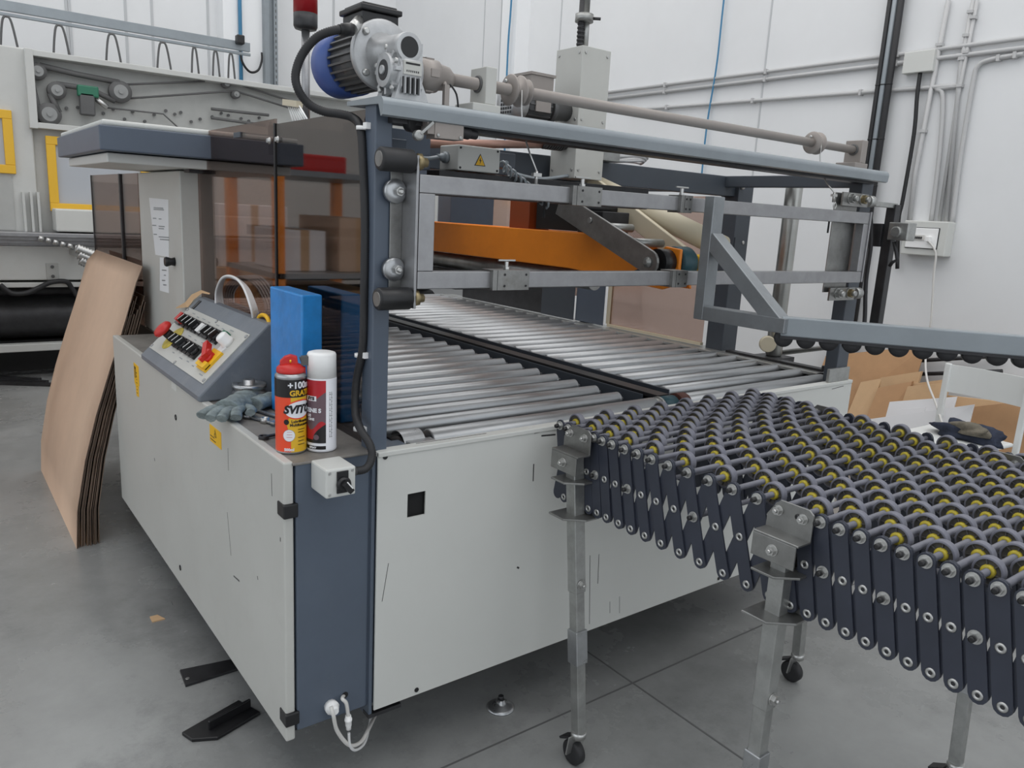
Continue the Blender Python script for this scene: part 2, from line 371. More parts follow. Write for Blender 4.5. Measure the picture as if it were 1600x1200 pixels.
ch = thing('plastic_chair', (4.1, 1.6, 0), 'white plastic chair beside the cartons at the right wall', 'chair')
s0 = V((4.20, 1.60, 0)); bd = V((-.06, -1, 0)).normalized(); nf = V((-1, .06, 0)).normalized()
MB().prism([s0-bd*.20+nf*.02+V((0, 0, .45)), s0+bd*.20+nf*.02+V((0, 0, .45)), s0+bd*.19+nf*.34+V((0, 0, .45)), s0+bd*.12+nf*.42+V((0, 0, .45)), s0-bd*.12+nf*.42+V((0, 0, .45)), s0-bd*.19+nf*.34+V((0, 0, .45))], (0, 0, -.02)).build('seat', M['chair'], ch, .008)
bk = MB()
for i in range(8):
    t0, t1 = -1+i/4, -1+(i+1)/4
    f = lambda t: s0+bd*(t*.20)-nf*(.03+.03*(1-t*t))
    a, b = f(t0), f(t1)
    bk.prism([a+V((0, 0, .62)), b+V((0, 0, .62)), b+V((0, 0, .765)), a+V((0, 0, .765))], -nf*.008)
bk.build('backrest', M['chair'], ch)
for sx in (-1, 1):
    MB().bar(s0+bd*sx*.195-nf*.02+V((0, 0, 0)), s0+bd*sx*.195-nf*.03+V((0, 0, .77)), .03, .022).build('rear_leg', M['chair'], ch, .005)
    MB().bar(s0+bd*sx*.17+nf*.36, s0+bd*sx*.16+nf*.34+V((0, 0, .44)), .03, .025).build('leg', M['chair'], ch, .005)
def blob(c, rx, ry, rz, seed, amp=.25, nu=26, nv=14, rot=0):
    rr = random.Random(seed); ph = [(rr.uniform(1, 4), rr.uniform(1, 4), rr.uniform(0, 6), rr.uniform(.3, 1)) for _ in range(6)]
    vs, fs = [], []
    for j in range(nv+1):
        th = PI*j/nv
        for i in range(nu):
            an = 2*PI*i/nu; k = 1+amp*sum(math.sin(p[0]*an+p[2]+p[1]*th*1.5)*p[3] for p in ph)/6*1.6*math.sin(th)
            x = rx*k*math.sin(th)*math.cos(an); y = ry*k*math.sin(th)*math.sin(an); z = rz*max(-.55, math.cos(th)*k)
            vs.append(V(c)+V((x*math.cos(rot)-y*math.sin(rot), x*math.sin(rot)+y*math.cos(rot), z+.55*rz)))
    for j in range(nv):
        for i in range(nu):
            fs.append((j*nu+i, (j+1)*nu+i, (j+1)*nu+(i+1) % nu, j*nu+(i+1) % nu))
    return vs, fs
cl = s0+nf*.17+bd*.02+V((0, 0, .452))
b_ = MB(); b_.add(*blob(cl+bd*.02, .15, .09, .05, 3, .75, rot=math.atan2(bd.y, bd.x)), smooth=True); tg(b_.build('folded_jacket', M['navy']), 'crumpled navy blue garment lying on the chair seat', 'clothing')
b_ = MB(); b_.add(*blob(cl+bd*.06+nf*.05+V((0, 0, .036)), 0.085, .045, .038, 5, .6, rot=math.atan2(bd.y, bd.x)), smooth=True); tg(b_.build('rolled_cloth', M['olive']), 'rolled olive-grey cloth lying on the navy garment', 'cloth')

# ---------------------------------------------------------------- machine in the left background
BY = 6.8
def bq(x, y, dy=0): return aY(x, y, BY-dy)
bg = thing('corrugator_machine', (aY(60, 560, BY).x, BY+.5, 0), 'large pale grey machine with belts, pulleys and yellow window frames in the left background', 'machine')
P = lambda x, y, Y: aY(x, y, Y)
ztop = bq(40, 80).z; xr = 4.2
zA = bq(0, 380).z
MB().box((-3, BY, zA), (bq(42, 80).x, BY+.9, ztop+.02)).build('side_wall', M['bgm'], bg, .01)
MB().box((bq(42, 80).x, BY+.06, bq(45, 190).z), (xr, BY+.9, ztop-.02)).build('back_plate', M['bgi'], bg)
x0 = bq(42, 80).x; zb_ = bq(45, 195).z
rim = MB(); rim.box((x0, BY-.06, ztop-.03), (xr, BY+.06, ztop+.01)); rim.box((x0, BY-.06, zb_-.02), (xr, BY+.06, zb_+.02)); rim.box((x0-.022, BY-.064, zb_-.024), (x0+.03, BY+.056, ztop+.014))
rim.build('cover_rim', M['bgm'], bg, .004)
MB().box((x0, BY+.05, zA), (xr, BY+.9, zb_-.02)).build('lower_wall', M['bgm'], bg)
M['pulc'] = mat('pulley_centre', (146,147,146), .45, .4)
for (x, y, r) in ((58, 112, .058), (88, 142, .062), (187, 144, .080), (76, 179, .080), (352, 131, .036), (367, 148, .034)):
    c = bq(x, y, -.02); mb = MB(); mb.rev(c+V((0, -.05, 0)), (0, 1, 0), [(0, r*.3), (.0, r*.78), (.012, r*.85), (.012, r), (.06, r), (.08, r*.3)], 28)
    mb.rev(c+V((0, -.065, 0)), (0, 1, 0), [(0, r*.22), (.03, r*.22)], 12, 1); mb.rev(c+V((0, -.0515, 0)), (0, 1, 0), [(0, r*.62), (.003, r*.62)], 24, 1)
    mb.build('pulley', [M['gbelt'], M['pulc']], bg)
def belt(pts, r, m='gbelt', name='belt'):
    MB().tube([bq(x, y, -.0) for x, y in pts], r, 6, sub=1).build(name, M[m], bg)
belt([(62, 102), (120, 116), (187, 129)], .02); belt([(88, 131), (140, 139), (180, 158)], .02); belt([(78, 146), (92, 176)], .022); belt([(50, 130), (64, 188)], .02)
belt([(196, 132), (320, 127)], .008); belt([(198, 154), (367, 142), (450, 168)], .008); belt([(355, 126), (470, 163)], .008); belt([(165, 168), (255, 178), (290, 210)], .006); belt([(330, 170), (420, 180)], .012); belt([(330, 184), (415, 196)], .012)
c = bq(137, 143, .03); MB().box(c-V((.07, .03, .04)), c+V((.07, .03, .04))).build('green_bracket', M['grn'], bg, .01)
c = bq(136, 163, .03); MB().box(c-V((.05, .03, .08)), c+V((.05, .03, .08))).build('tensioner', M['motor'], bg, .01)
MB().tube([bq(147, 152, .02), bq(160, 162, .02), bq(168, 168, .02)], .02, 8, sub=1).build('cylinder_rod', M['nut'], bg)
for i in range(22):
    x = 105+i*15+R.uniform(-4, 4); y = 172+R.uniform(-6, 14)+i*.6; c = bq(x, y, -.05)
    MB().rev(c, (0, -1, 0), [(0, .012), (.012, .012)], 8).build('bolt', M['motor'], bg)
def frame(x0, y0, x1, y1, wpx, name='window_frame'):
    a = bq(x0, y0); b = bq(x1, y1); t = .06; mb = MB()
    X0, X1, Z0, Z1 = a.x, b.x, b.z, a.z
    mb.box((X0, BY-.03, Z1-t), (X1, BY, Z1)); mb.box((X0, BY-.03, Z0), (X1, BY, Z0+t)); mb.box((X0, BY-.03, Z0+t), (X0+t, BY, Z1-t)); mb.box((X1-t, BY-.03, Z0+t), (X1, BY, Z1-t))
    f = mb.build(name, M['bgy'], bg, .004)
    MB().box((X0+t, BY-.006, Z0+t), (X1-t, BY+.002, Z1-t)).build('pane', M['bgi2'] if 'bgi2' in M else M['bgi'], f)
M['bgi2'] = mat('machine_window', (176,180,186), .2)
frame(-30, 168, 25, 272, 9); frame(70, 212, 235, 336, 9)
g = bq(0, 285); h = bq(30, 360)
MB().box((g.x-.5, BY-.008, h.z), (h.x-.02, BY, bq(20, 276).z)).build('grey_hatch', M['bgi'], bg)
for x in (35, 47, 58):
    MB().box((bq(x, 300).x-.008, BY-.05, bq(x, 362).z), (bq(x, 300).x+.008, BY, bq(x, 300).z)).build('rib', M['bgm'], bg)
a = bq(80, 325); MB().box((a.x, BY-.2, bq(90, 360).z), (xr-1.5, BY-.0, a.z)).build('tray', M['panel2'], bg, .01)
tp = MB()
for i, yy in enumerate((362, 368, 374, 379)): c = bq(0, yy); tp.box((-3, BY-.25+.05*i, c.z-.02), (xr, BY-.0, c.z+.01))
tp.build('feed_ledge', M['alu'], bg, .004)
c = bq(60, 372, .25); mb = MB()
for i in range(9): mb.cyl(c+V((i*.045, 0, -.012*i)), c+V((i*.045+.03, 0, -.012*i-.008)), .02, n=8)
mb.build('chain', M['nut'], bg)
MB().box((-3, BY-.1, bq(0, 436).z), (xr, BY+.4, zA)).build('apron', M['bgm'], bg, .008)
MB().box((-3, BY-.12, bq(0, 447).z), (xr, BY+.4, bq(0, 437).z-.012)).build('apron_lip', M['bgm'], bg, .004)
zc = bq(0, 447).z
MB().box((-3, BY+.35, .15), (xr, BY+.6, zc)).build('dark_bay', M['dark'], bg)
MB().cyl((-3, BY+.15, bq(0, 500).z), (xr, BY+.15, bq(0, 500).z), .16, n=40).build('large_roller', M['dmet'], bg)
MB().cyl((-3, BY+.22, bq(0, 461).z), (xr, BY+.22, bq(0, 461).z), .07, n=30).build('upper_roller', M['dmet'], bg)
MB().box((-3, BY-.08, bq(0, 549).z), (xr, BY+.0, bq(0, 537).z)).build('base_beam', M['bgm'], bg, .006)
MB().box((-3, BY+.1, .04), (xr, BY+.5, bq(0, 537).z)).build('shade_under_beam', M['dark'], bg)  # dark block standing in for the shadow below the base beam
for x in (-2.5, 0, 2.0, 3.8): MB().cyl((x, BY+.3, 0), (x, BY+.3, .06), .06, n=16).build('foot', M['dmet'], bg)
MB().tube([bq(0, 445, .14), bq(18, 458, .14), bq(40, 458, .14), bq(60, 450, .14), bq(80, 441, .14), bq(103, 440, .14), bq(112, 450, .12), bq(120, 462, .12)], .018, 8).build('drive_cable', M['rub'], bg)
c = bq(82, 424, .105); mb = MB(); mb.box(c-V((.04, .006, .06)), c+V((.04, .006, .06))); mb.rev(c+V((0, -.006, .035)), (0, -1, 0), [(0, .012), (.01, .012)], 8, 1); mb.rev(c+V((0, -.006, -.035)), (0, -1, 0), [(0, .012), (.01, .012)], 8, 1)
mb.build('hinge_plate', [M['bgi'], M['motor']], bg, .002)
# chrome bellows beside the cardboard
mb = MB()
for k in range(3):
    p0 = aY(119+k*3, 388+k*9, 6.0); p1 = aY(150, 400+k*9, 6.0)
    d = p1-p0; prof = []
    for i in range(15): prof.append((d.length*i/14, .035 if i % 2 else .027))
    mb.rev(p0, d, prof, 16)
mb.bar(aY(135, 402, 6.1), V((aY(135, 402, 6.1).x, BY, aY(135, 402, 6.1).z)), .04, .04)
mb.build('chrome_fitting', M['nut'], bg)
# flat dark strips on the floor at the far left
for k, (y0, y1, lb) in enumerate(((588, 592, 'rear dark strip lying on the floor at the far left edge'), (594, 596, 'middle dark strip lying on the floor at the far left edge'), (598, 600, 'front dark strip lying on the floor at the far left edge'))):
    a = aZ(-60, y0-2, .012); b = aZ(62+k*12, y1+1, .012)
    tg(MB().bar(a, b, .045, .02).build('floor_strip', M['dmet'], loc=(a.x, a.y, 0)), lb, 'strip')
# festoon rail
RY = 7.9
a = aY(-60, 12, RY); b = aY(390, 76, RY); zr = (aY(0, 19, RY).z+aY(387, 75, RY).z)/2
fr = thing('festoon_rail', (a.x, RY, zr), 'grey overhead cable rail crossing the back wall with black cable loops hung from it', 'rail')
mb = MB(); mb.box((a.x, RY-.02, zr-.01), (b.x, RY+.02, zr+.07)); mb.box((a.x, RY-.03, zr-.05), (b.x, RY-.0, zr-.025))
mb.build('rail', M['rail'], fr, .004)
for x0 in (10, 91, 172, 251, 300, 333, 357):
    zt = aY(x0, 26+x0*.165, RY).z; xx = aY(x0, 40, RY).x; dx = .065 if x0 < 260 else .035
    MB().tube([(xx-dx, RY-.05, zt-.42), (xx-dx*.8, RY-.05, zt-.2), (xx-dx*.45, RY-.05, zt-.03), (xx, RY-.05, zt+.0), (xx+dx*.45, RY-.05, zt-.03), (xx+dx*.9, RY-.05, zt-.2), (xx+dx*1.3, RY-.05, zt-.42)], .009, 7).build('cable_loop', M['motor'], fr)
c = aY(374, 62, RY-.05); MB().box(c-V((.03, .04, .04)), c+V((.04, .04, .04))).build('end_box', M['black'], fr, .01)
# perforated tray, hose and cable on the back pilaster
x = aY(424, 60, WY-.3).x
mb = MB(); mb.box((x-.07, WY-.30, 1.2), (x-.02, WY-.26, 5.5)); mb.box((x+.03, WY-.30, 1.2), (x+.07, WY-.26, 5.5)); mb.box((x-.07, WY-.26, 1.2), (x+.07, WY-.22, 5.5))
for i in range(50): mb.box((x+.045, WY-.302, 2.0+i*.06), (x+.055, WY-.299, 2.03+i*.06), 1)
tg(mb.build('cable_tray', [M['rail'], M['motor']]), 'vertical perforated grey cable tray on the back wall left of the red beacon', 'cable tray')
p = aY(377, 0, WY-.3); tg(MB().cyl((p.x, WY-.25, 1.5), (p.x+.0, WY-.25, 5.5), .02, n=8).build('air_hose', M['bluehose']), 'blue air hose running up the back wall behind the festoon rail', 'hose')
tg(MB().tube([aY(375, 70, WY-.3), aY(378, 95, WY-.3), aY(390, 112, WY-.3), aY(403, 110, WY-.3), aY(409, 95, WY-.3), aY(409, 82, WY-.3)], .012, 6).build('loose_cable', M['black']), 'loose black cable loop hanging by the blue hose on the back wall', 'cable')

# ---- unseen goods added left of the view for the smoked guards to mirror
def added_crate(x0, y0, z0, x1, y1, z1, m, lb, name='carton', cat='box'):
    mb = MB(); mb.box((x0, y0, z0), (x1, y1, z1)); mb.box(((x0+x1)/2-.03, y0-.001, z0), ((x0+x1)/2+.03, y1+.001, z1+.001), 1)
    return tg(mb.build(name, [M[m], M['card3']], None, .006), lb, cat)
added_crate(-.55, 5.5, .0, .05, 6.2, .95, 'card2', 'lower brown carton of the unseen pile added for the rear smoked guard to mirror')
added_crate(-.58, 5.55, .951, -.08, 6.1, 1.38, 'wcard', 'upper white carton of the unseen pile added for the rear smoked guard to mirror')
rk = thing('added_rack', (-.35, 4.55, 0), 'orange-posted storage rack added out of view for the front smoked guard to mirror', 'rack')  # rack and its load are added out of view, for reflections only
for x in (-.68, .02):
    for y in (4.15, 4.95): MB().box((x-.03, y-.03, 0), (x+.03, y+.03, 1.62)).build('post', M['orange'], rk)
for z in (.5, 1.0, 1.55): MB().box((-.71, 4.12, z), (.05, 4.98, z+.03)).build('shelf', M['rail'], rk)
added_crate(-.60, 4.25, .531, -.08, 4.85, .92, 'card3', 'added unseen carton on the lower shelf of the orange rack')
added_crate(-.62, 4.2, 1.031, -.36, 4.8, 1.34, 'card', 'added unseen tan carton on the middle shelf of the orange rack')
added_crate(-.30, 4.25, 1.031, -.05, 4.75, 1.26, 'wcard', 'added unseen white carton on the middle shelf of the orange rack')
tg(MB().box((-.45, 4.3, 1.581), (-.10, 4.8, 1.68)).build('added_bin', M['red'], None, .01), 'added unseen red bin on the top shelf of the orange rack', 'bin')
# ---------------------------------------------------------------- the case sealing machine
mc = thing('case_sealing_machine', (1.7, 2.4, 0), 'big grey case sealing machine with steel roller bed, orange mast, smoked guards and gearmotor', 'machine')
Y0 = 1.51; ZB = .218; ZS = .868; XL = .571
def scr(mb, p, d, r=.006, t=.004, mi=1): mb.rev(p, d, [(0, r), (t*.6, r), (t, r*.6)], 10, mi)

# side door (pale, facing left)
dr = MB(); dr.box((XL, 1.512, .205), (XL+.022, 3.29, ZS+.002))
door = dr.build('side_door', M['panel'], mc, .004)
MB().box((XL+.0221, 1.535, .21), (XL+.05, 3.28, ZS-.004)).build('door_backing', M['dark'], mc)
mb = MB()
for (x, y) in ((275, 652), (282, 887)): c = aX(x, y, XL); mb.rev(c+V((.001, 0, 0)), (-1, 0, 0), [(0, .009), (.003, .009), (.003, .006), (.0, .006)], 16)
mb.build('lock', M['black'], door)
for z in (.762, .262):
    MB().box((XL-.003, 1.505, z-.016), (XL+.03, 1.545, z+.016)).build('hinge', M['black'], door, .003)
def sticker(x0, y0, x1, y1, tri):
    a = aX(x0, y0, XL-.0006); b = aX(x1, y1, XL-.0006); mb = MB()
    mb.box((XL-.0010, min(a.y, b.y), min(a.z, b.z)), (XL, max(a.y, b.y), max(a.z, b.z)))
    yl, yr = max(a.y, b.y), min(a.y, b.y); z0, z1 = min(a.z, b.z), max(a.z, b.z); w_ = yl-yr
    X_ = XL-.0012
    if tri:
        h = min(w_*.9, (z1-z0)*.45); cy = (yl+yr)/2; ct = z1-.004
        mb.prism([(X_, cy+h*.5, ct-h), (X_, cy-h*.5, ct-h), (X_, cy, ct)], (-.0004, 0, 0), 1)
        mb.prism([(X_-.0003, cy+h*.33, ct-h*.9), (X_-.0003, cy-h*.33, ct-h*.9), (X_-.0003, cy, ct-h*.22)], (-.0004, 0, 0), 0)
        mb.prism([(X_-.0008, cy+.002, ct-h*.4), (X_-.0008, cy-.004, ct-h*.55), (X_-.0008, cy+.001, ct-h*.6), (X_-.0008, cy-.002, ct-h*.85), (X_-.0008, cy+.005, ct-h*.58), (X_-.0008, cy, ct-h*.56)], (-.0002, 0, 0), 1)
    zt = z0+(z1-z0)*.45
    k = 0
    while zt-.004-k*.009 > z0+.004:
        ln = w_*(.35+.1*((k*7) % 3)); mb.box((X_, yl-.004-ln*1.1, zt-.004-k*.009-.0012), (XL, yl-.004, zt-.004-k*.009+.0012), 1); k += 1
    mb.build('warning_sticker', [M['yel'], M['black']], door)
sticker(327.5, 662, 346, 703, True)
a = aX(209, 566, XL); b = aX(219, 623, XL); z0, z1 = b.z, a.z
mb = MB(); yl, yr = a.y, b.y
mb.prism([(XL, yl, z1), (XL, yr, z1-.002), (XL, yr, z1-.07), (XL, yr+.012, z1-.075), (XL, yr+.015, z0+.002), (XL, yl-.022, z0), (XL, yl-.018, z1-.08), (XL, yl+.0, z1-.072)], (-.001, 0, 0))
mb.prism([(XL-.0012, yl-.01, z1-.01), (XL-.0012, yl-.03, z1-.012), (XL-.0012, yl-.034, z1-.05), (XL-.0012, yl-.028, z1-.05), (XL-.0012, yl-.026, z1-.02), (XL-.0012, yl-.014, z1-.02), (XL-.0012, yl-.018, z1-.052), (XL-.0012, yl-.012, z1-.052)], (-.0005, 0, 0), 1)
for k in range(7): mb.box((XL-.0014, yl-.045, z0+.012+k*.012), (XL-.001, yl-.03-.004*(k % 3), z0+.0145+k*.012), 1)
mb.build('warning_sticker', [M['yel'], M['black']], door)
for (xa, ya, xb, yb, w_) in ((355, 800, 361, 868, .0015), (365, 900, 374, 908, .004), (402, 900, 403, 906, .003), (424, 740, 425, 775, .002), (241, 716, 242, 720, .006), (438, 840, 438, 846, .004), (268, 940, 270, 945, .005), (356, 700, 357, 735, .0012)):
    a = aX(xa, ya, XL-.0002); b = aX(xb, yb, XL-.0002); MB().bar(a, b, .0004, w_, (0, 1, 0)).build('paint_scratch', M['motor'], door)
c = aX(272, 603, XL); MB().box((XL-.0008, c.y-.028, c.z-.012), (XL, c.y+.028, c.z+.03)).build('paper_label', M['panel2'], door)

# cabinet body, front column face
MB().box((XL+.051, Y0+.002, .225), (.80, 3.28, ZS-.006)).build('cabinet_body', M['blue'], mc, .003)
col = MB().box((XL+.026, Y0, .226), (.770, Y0+.03, ZS-.001)).build('front_column', M['blue'], mc, .003)
MB().prism([(XL+.018, Y0-.004, ZS), (.79, Y0-.004, ZS), (.79, 3.75, ZS), (XL+.16, 3.75, ZS), (XL+.16, 3.29, ZS), (XL+.018, 3.29, ZS)], (0, 0, -.006)).build('shelf_top', M['shelf'], mc, .002)
# base frame below and levelling feet
MB().box((.90, 1.95, .15), (2.55, 4.3, ZB-.002)).build('base_frame', M['dark'], mc)
for x, y in ((1.05, 2.1), (2.4, 2.1), (2.4, 4.2), (1.05, 4.2)):
    mb = MB(); mb.cyl((x, y, .02), (x, y, .14), .012); mb.rev((x, y, 0), (0, 0, 1), [(0, .045), (.012, .042), (.03, .015)], 20)
    mb.build('levelling_foot', M['steel'], mc)
# front panel with square cut-out
PX0, PX1, PY = .782, 2.755, 1.494
a = aY(637, 773, PY); b = aY(664, 806, PY); hx0, hx1, hz0, hz1 = a.x, b.x, b.z+.004, a.z+.001
mb = MB(); T = .004
for (x0, x1, z0, z1) in ((PX0, hx0, ZB, ZS-.002), (hx1, PX1, ZB, ZS-.002), (hx0, hx1, ZB, hz0), (hx0, hx1, hz1, ZS-.002)): mb.box((x0, PY, z0), (x1, PY+T, z1))
fp = mb.build('front_panel', M['panel2'], mc)
MB().box((PX0, PY-.003, ZS-.012), (PX1, PY+.03, ZS+.0)).build('panel_edge', M['panel2'], fp, .002)
MB().box((hx0-.03, PY+T+.006, hz0-.03), (hx1+.03, PY+T+.03, hz1+.03)).build('recess', M['dark'], fp)
mb = MB()
for (x, y) in ((602, 714), (651, 1078), (1123, 904)): c = aY(x, y, PY-.001); mb.rev(c+V((0, .002, 0)), (0, -1, 0), [(0, .006), (.003, .006)], 12)
mb.build('panel_screw', M['black'], fp)
# scratches and chips in the paint
def streak(x0, y0, x1, y1, w_=.0012):
    a = aY(x0, y0, PY-.0003); b = aY(x1, y1, PY-.0003); MB().bar(a, b, .0004, w_, (0, 0, 1) if abs(b.x-a.x) > abs(b.z-a.z) else (1, 0, 0)).build('paint_scratch', M['dmet'], fp)
for s_ in ((834, 725, 833, 752, .003), (922, 868, 921, 975, .0015), (936, 866, 934, 912, .0015), (607, 880, 597, 940), (953, 940, 953, 958), (968, 932, 968, 958), (798, 680, 855, 672, .003), (835, 676, 862, 669, .006), (846, 681, 868, 679, .004), (808, 886, 811, 888, .005), (650, 693, 760, 677, .001), (1300, 608, 1318, 603, .002)): streak(*s_)

# posts and portal frames
PZ = 1.61
LP = MB().box((.772, Y0, ZS-.12), (.812, Y0+.05, PZ)).build('front_post', M['blue'], mc, .003)
MB().box((2.662, Y0, ZS-.02), (2.735, Y0+.05, PZ)).build('front_post', M['dblue'], mc, .003)
MB().box((2.60, Y0-.012, ZS), (2.735, Y0+.0, ZS+.05)).build('post_foot', M['galv'], mc, .002)
BYY = 2.15
MB().box((.80, BYY, 1.53), (2.80, BYY+.06, PZ)).build('cross_beam', M['dblue'], mc, .003)
MB().box((2.79, BYY-.02, ZS-.1), (2.89, BYY+.07, PZ)).build('rear_post', M['dblue'], mc, .003)
MB().box((2.72, Y0+.02, 1.565), (2.76, BYY+.02, PZ)).build('side_beam', M['dblue'], mc, .003)
MB().box((2.80, BYY+.0, 1.55), (2.85, 4.4, PZ)).build('side_beam', M['dblue'], mc, .003)
MB().box((.80, 3.02, 1.50), (2.80, 3.08, PZ)).build('cross_beam', M['dblue'], mc, .003)
for x in (.80, 2.80): MB().box((x, 3.02, ZS), (x+.05, 3.08, PZ)).build('rear_post', M['dblue'], mc, .003)
mb = MB(); mb.box((2.795, BYY-.025, 1.2), (2.87, BYY-.022, 1.36)); scr(mb, (2.85, BYY-.025, 1.34), (0, -1, 0), .008)
mb.build('post_plate', [M['dblue'], M['nut']], mc)
mb = MB(); mb.rev((2.805, BYY-.02, 1.575), (0, -1, 0), [(0, .014), (.01, .014), (.012, .006)], 12); mb.build('beam_bolt', M['nut'], mc)
# top rail: flat with rolled front edge
mb = MB(); prof = []
for k in range(9): an = PI/2*k/8; prof.append((Y0-.035-.016*math.sin(an), 1.621-.016+.016*math.cos(an)))
poly = [(.762, y, z) for y, z in prof]+[(.762, Y0-.048, 1.585), (.762, Y0-.040, 1.582), (.762, Y0-.030, 1.606), (.762, Y0+.115, 1.612), (.762, Y0+.115, 1.621)]
mb.prism(poly, (2.735-.762, 0, 0)); mb.build('top_rail', M['rail'], mc)
MB().box((.80, Y0-.02, 1.575), (2.70, Y0+.03, 1.606)).build('rail_channel', M['dmet'], mc)

# bed: side rails, centre beam, pan
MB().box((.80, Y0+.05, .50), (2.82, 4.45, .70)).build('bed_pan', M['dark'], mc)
MB().box((.80, Y0+.05, .70), (.835, 4.45, .85)).build('bed_rail', M['dmet'], mc)
MB().box((2.775, Y0+.05, .22), (2.82, 4.45, .862)).build('bed_rail', M['dmet'], mc)
MB().box((2.735, 1.62, .855), (2.845, 4.4, .868)).build('bed_rail_top', M['galv'], mc, .002)
MB().box((.80, Y0+.05, ZB), (.83, 4.45, .70)).build('left_skirt', M['dblue'], mc)
MB().box((.80, 4.44, ZB), (2.82, 4.46, .85)).build('rear_skirt', M['panel'], mc)
cb = MB(); cb.box((1.80, 1.66, .72), (1.93, 4.4, .83)); cb.box((1.80, 1.66, .83), (1.806, 4.4, .868)); cb.box((1.923, 1.66, .83), (1.93, 4.4, .872)); cb.box((1.84, 1.66, .83), (1.89, 4.4, .862))
cb.build('centre_beam', M['dblue'], mc, .002)
cr = MB(); cr.box((1.808, 1.60, .863), (1.835, 4.4, .872)); cr.build('guide_strip', M['black'], mc)
MB().box((1.79, 1.66, .66), (1.80, 4.4, .80)).build('beam_flange', M['rail'], mc)
# rollers
RR = .024; ZR = ZS+.002-RR
def roller(x0, x1, y, r=RR, z=ZR, name='roller'):
    mb = MB(); mb.rev((x0, y, z), (1, 0, 0), [(0, r*.35), (.0, r*.85), (.003, r), (x1-x0-.012, r), (x1-x0-.010, r*.97), (x1-x0-.006, r), (x1-x0-.003, r), (x1-x0, r*.85)], 28)
    mb.cyl((x0-.02, y, z), (x1+.02, y, z), .006, n=8)
    return mb.build(name, M['roll'], mc, loc=(x0, y, z))
ys = [1.712+.1035*i for i in range(27)]
a_ = roller(.845, 1.745, ys[0]); b_ = roller(1.955, 2.765, ys[0])
for y in ys[1:]:
    for o in (a_, b_):
        c = o.copy(); c.location.y += y-ys[0]; COL.objects.link(c)
# big end rollers
zf = ZS+.008-.036
def bigroller(x0, x1):
    mb = MB(); mb.rev((x0, 1.585, zf), (1, 0, 0), [(0, .02), (0, .033), (.004, .036), (x1-x0-.004, .036), (x1-x0, .033)], 36)
    return mb.build('drive_roller', M['roll'], mc)
bigroller(.965, 1.775); bigroller(1.915, 2.70)
mb = MB(); mb.cyl((.855, 1.585, zf), (.97, 1.585, zf), .031, n=28); mb.build('roller_end', M['black'], mc)
def clampband(x0, x1):
    mb = MB(); n_ = 14; pts = []
    for k in range(n_+1): an = math.radians(-35+175*k/n_); pts.append((-math.cos(an)*.040, math.sin(an)*.040))
    for k in range(n_):
        (y1, z1), (y2, z2) = pts[k], pts[k+1]; s1 = 1.06
        mb.prism([(x0, 1.585+y1, zf+z1), (x0, 1.585+y2, zf+z2), (x0, 1.585+y2*s1, zf+z2*s1), (x0, 1.585+y1*s1, zf+z1*s1)], (x1-x0, 0, 0))
    mb.box((x0+.005, 1.525, ZS-.006), (x1+.015, 1.555, ZS-.002))
    mb.build('bearing_clamp', M['steel'], mc)
clampband(.880, .938); clampband(2.705, 2.74)
MB().box((.812, Y0+.005, ZS-.10), (.875, Y0+.085, ZS-.002)).build('bearing_block', M['blue'], mc, .003)
MB().box((2.745, Y0+.03, .80), (2.785, Y0+.11, .90)).build('bearing_block', M['dmet'], mc, .003)
mb = MB(); mb.cyl((1.775, 1.585, zf), (1.80, 1.585, zf), .033, mi=0); mb.cyl((1.80, 1.585, zf), (1.86, 1.585, zf), .036, mi=1); mb.cyl((1.86, 1.585, zf), (1.90, 1.585, zf), .022, mi=0); mb.cyl((1.872, 1.585, zf), (1.912, 1.585, zf), .040, mi=2); mb.rev((1.79, 1.585, zf), (1, 0, 0), [(0, .037), (.008, .037)], 24, 0)
mb.build('belt_pulley', [M['nut'], M['teal'], M['rust']], mc)
MB().box((1.806, 1.60, ZS+.002), (1.858, 4.2, ZS+.008)).build('centre_belt', M['black'], mc)

# side guards
MB().box((.784, 1.565, ZS), (.788, 2.112, 1.605)).build('smoked_guard', M['plexid'], mc)
MB().box((.781, 2.106, ZS), (.791, 2.116, 1.607)).build('guard_edge', M['black'], mc)
g2 = MB().box((.7885, 2.118, ZS), (.7925, 2.86, 1.62)).build('smoked_guard', M['plexi'], mc)
mb = MB()
for (x, y) in ((422, 220), (435, 218), (308, 229)): c = aX(x, y, .784); mb.rev(c, (-1, 0, 0), [(0, .009), (.003, .009), (.004, .006), (.009, .006)], 12)
mb.build('guard_bolt', M['nut'], mc)
MB().box((.73, 3.50, ZS), (.734, 4.55, 1.49)).build('smoked_guard', M['plexi'], mc)
MB().box((.724, 3.82, ZS), (.74, 3.845, 1.49)).build('guard_strip', M['dmet'], mc)
MB().box((.728, 4.53, ZS), (.738, 4.55, 1.49)).build('guard_strip', M['dmet'], mc)
gp = MB().box((2.80, 2.25, .885), (2.804, 2.85, 1.53)).build('bronze_guard', M['copper'], mc)
MB().box((2.80, 3.09, 1.0), (2.804, 4.4, 1.53)).build('bronze_guard', M['copper'], mc)
MB().box((2.797, 2.85, .885), (2.812, 2.875, 1.53)).build('guard_strip', M['cream'], mc)
MB().box((2.79, 2.25, .872), (2.81, 2.86, .885)).build('guard_strip', M['cream'], mc)
for (xa, ya, yb, m_) in ((2.785, 2.885, 3.10, 'blue'), (2.775, 3.105, 3.38, 'dblue'), (2.785, 3.385, 4.2, 'dmet')): MB().box((xa, ya, .872), (xa+.005, yb, 1.14)).build('steel_side_guide', M[m_], mc, .002)
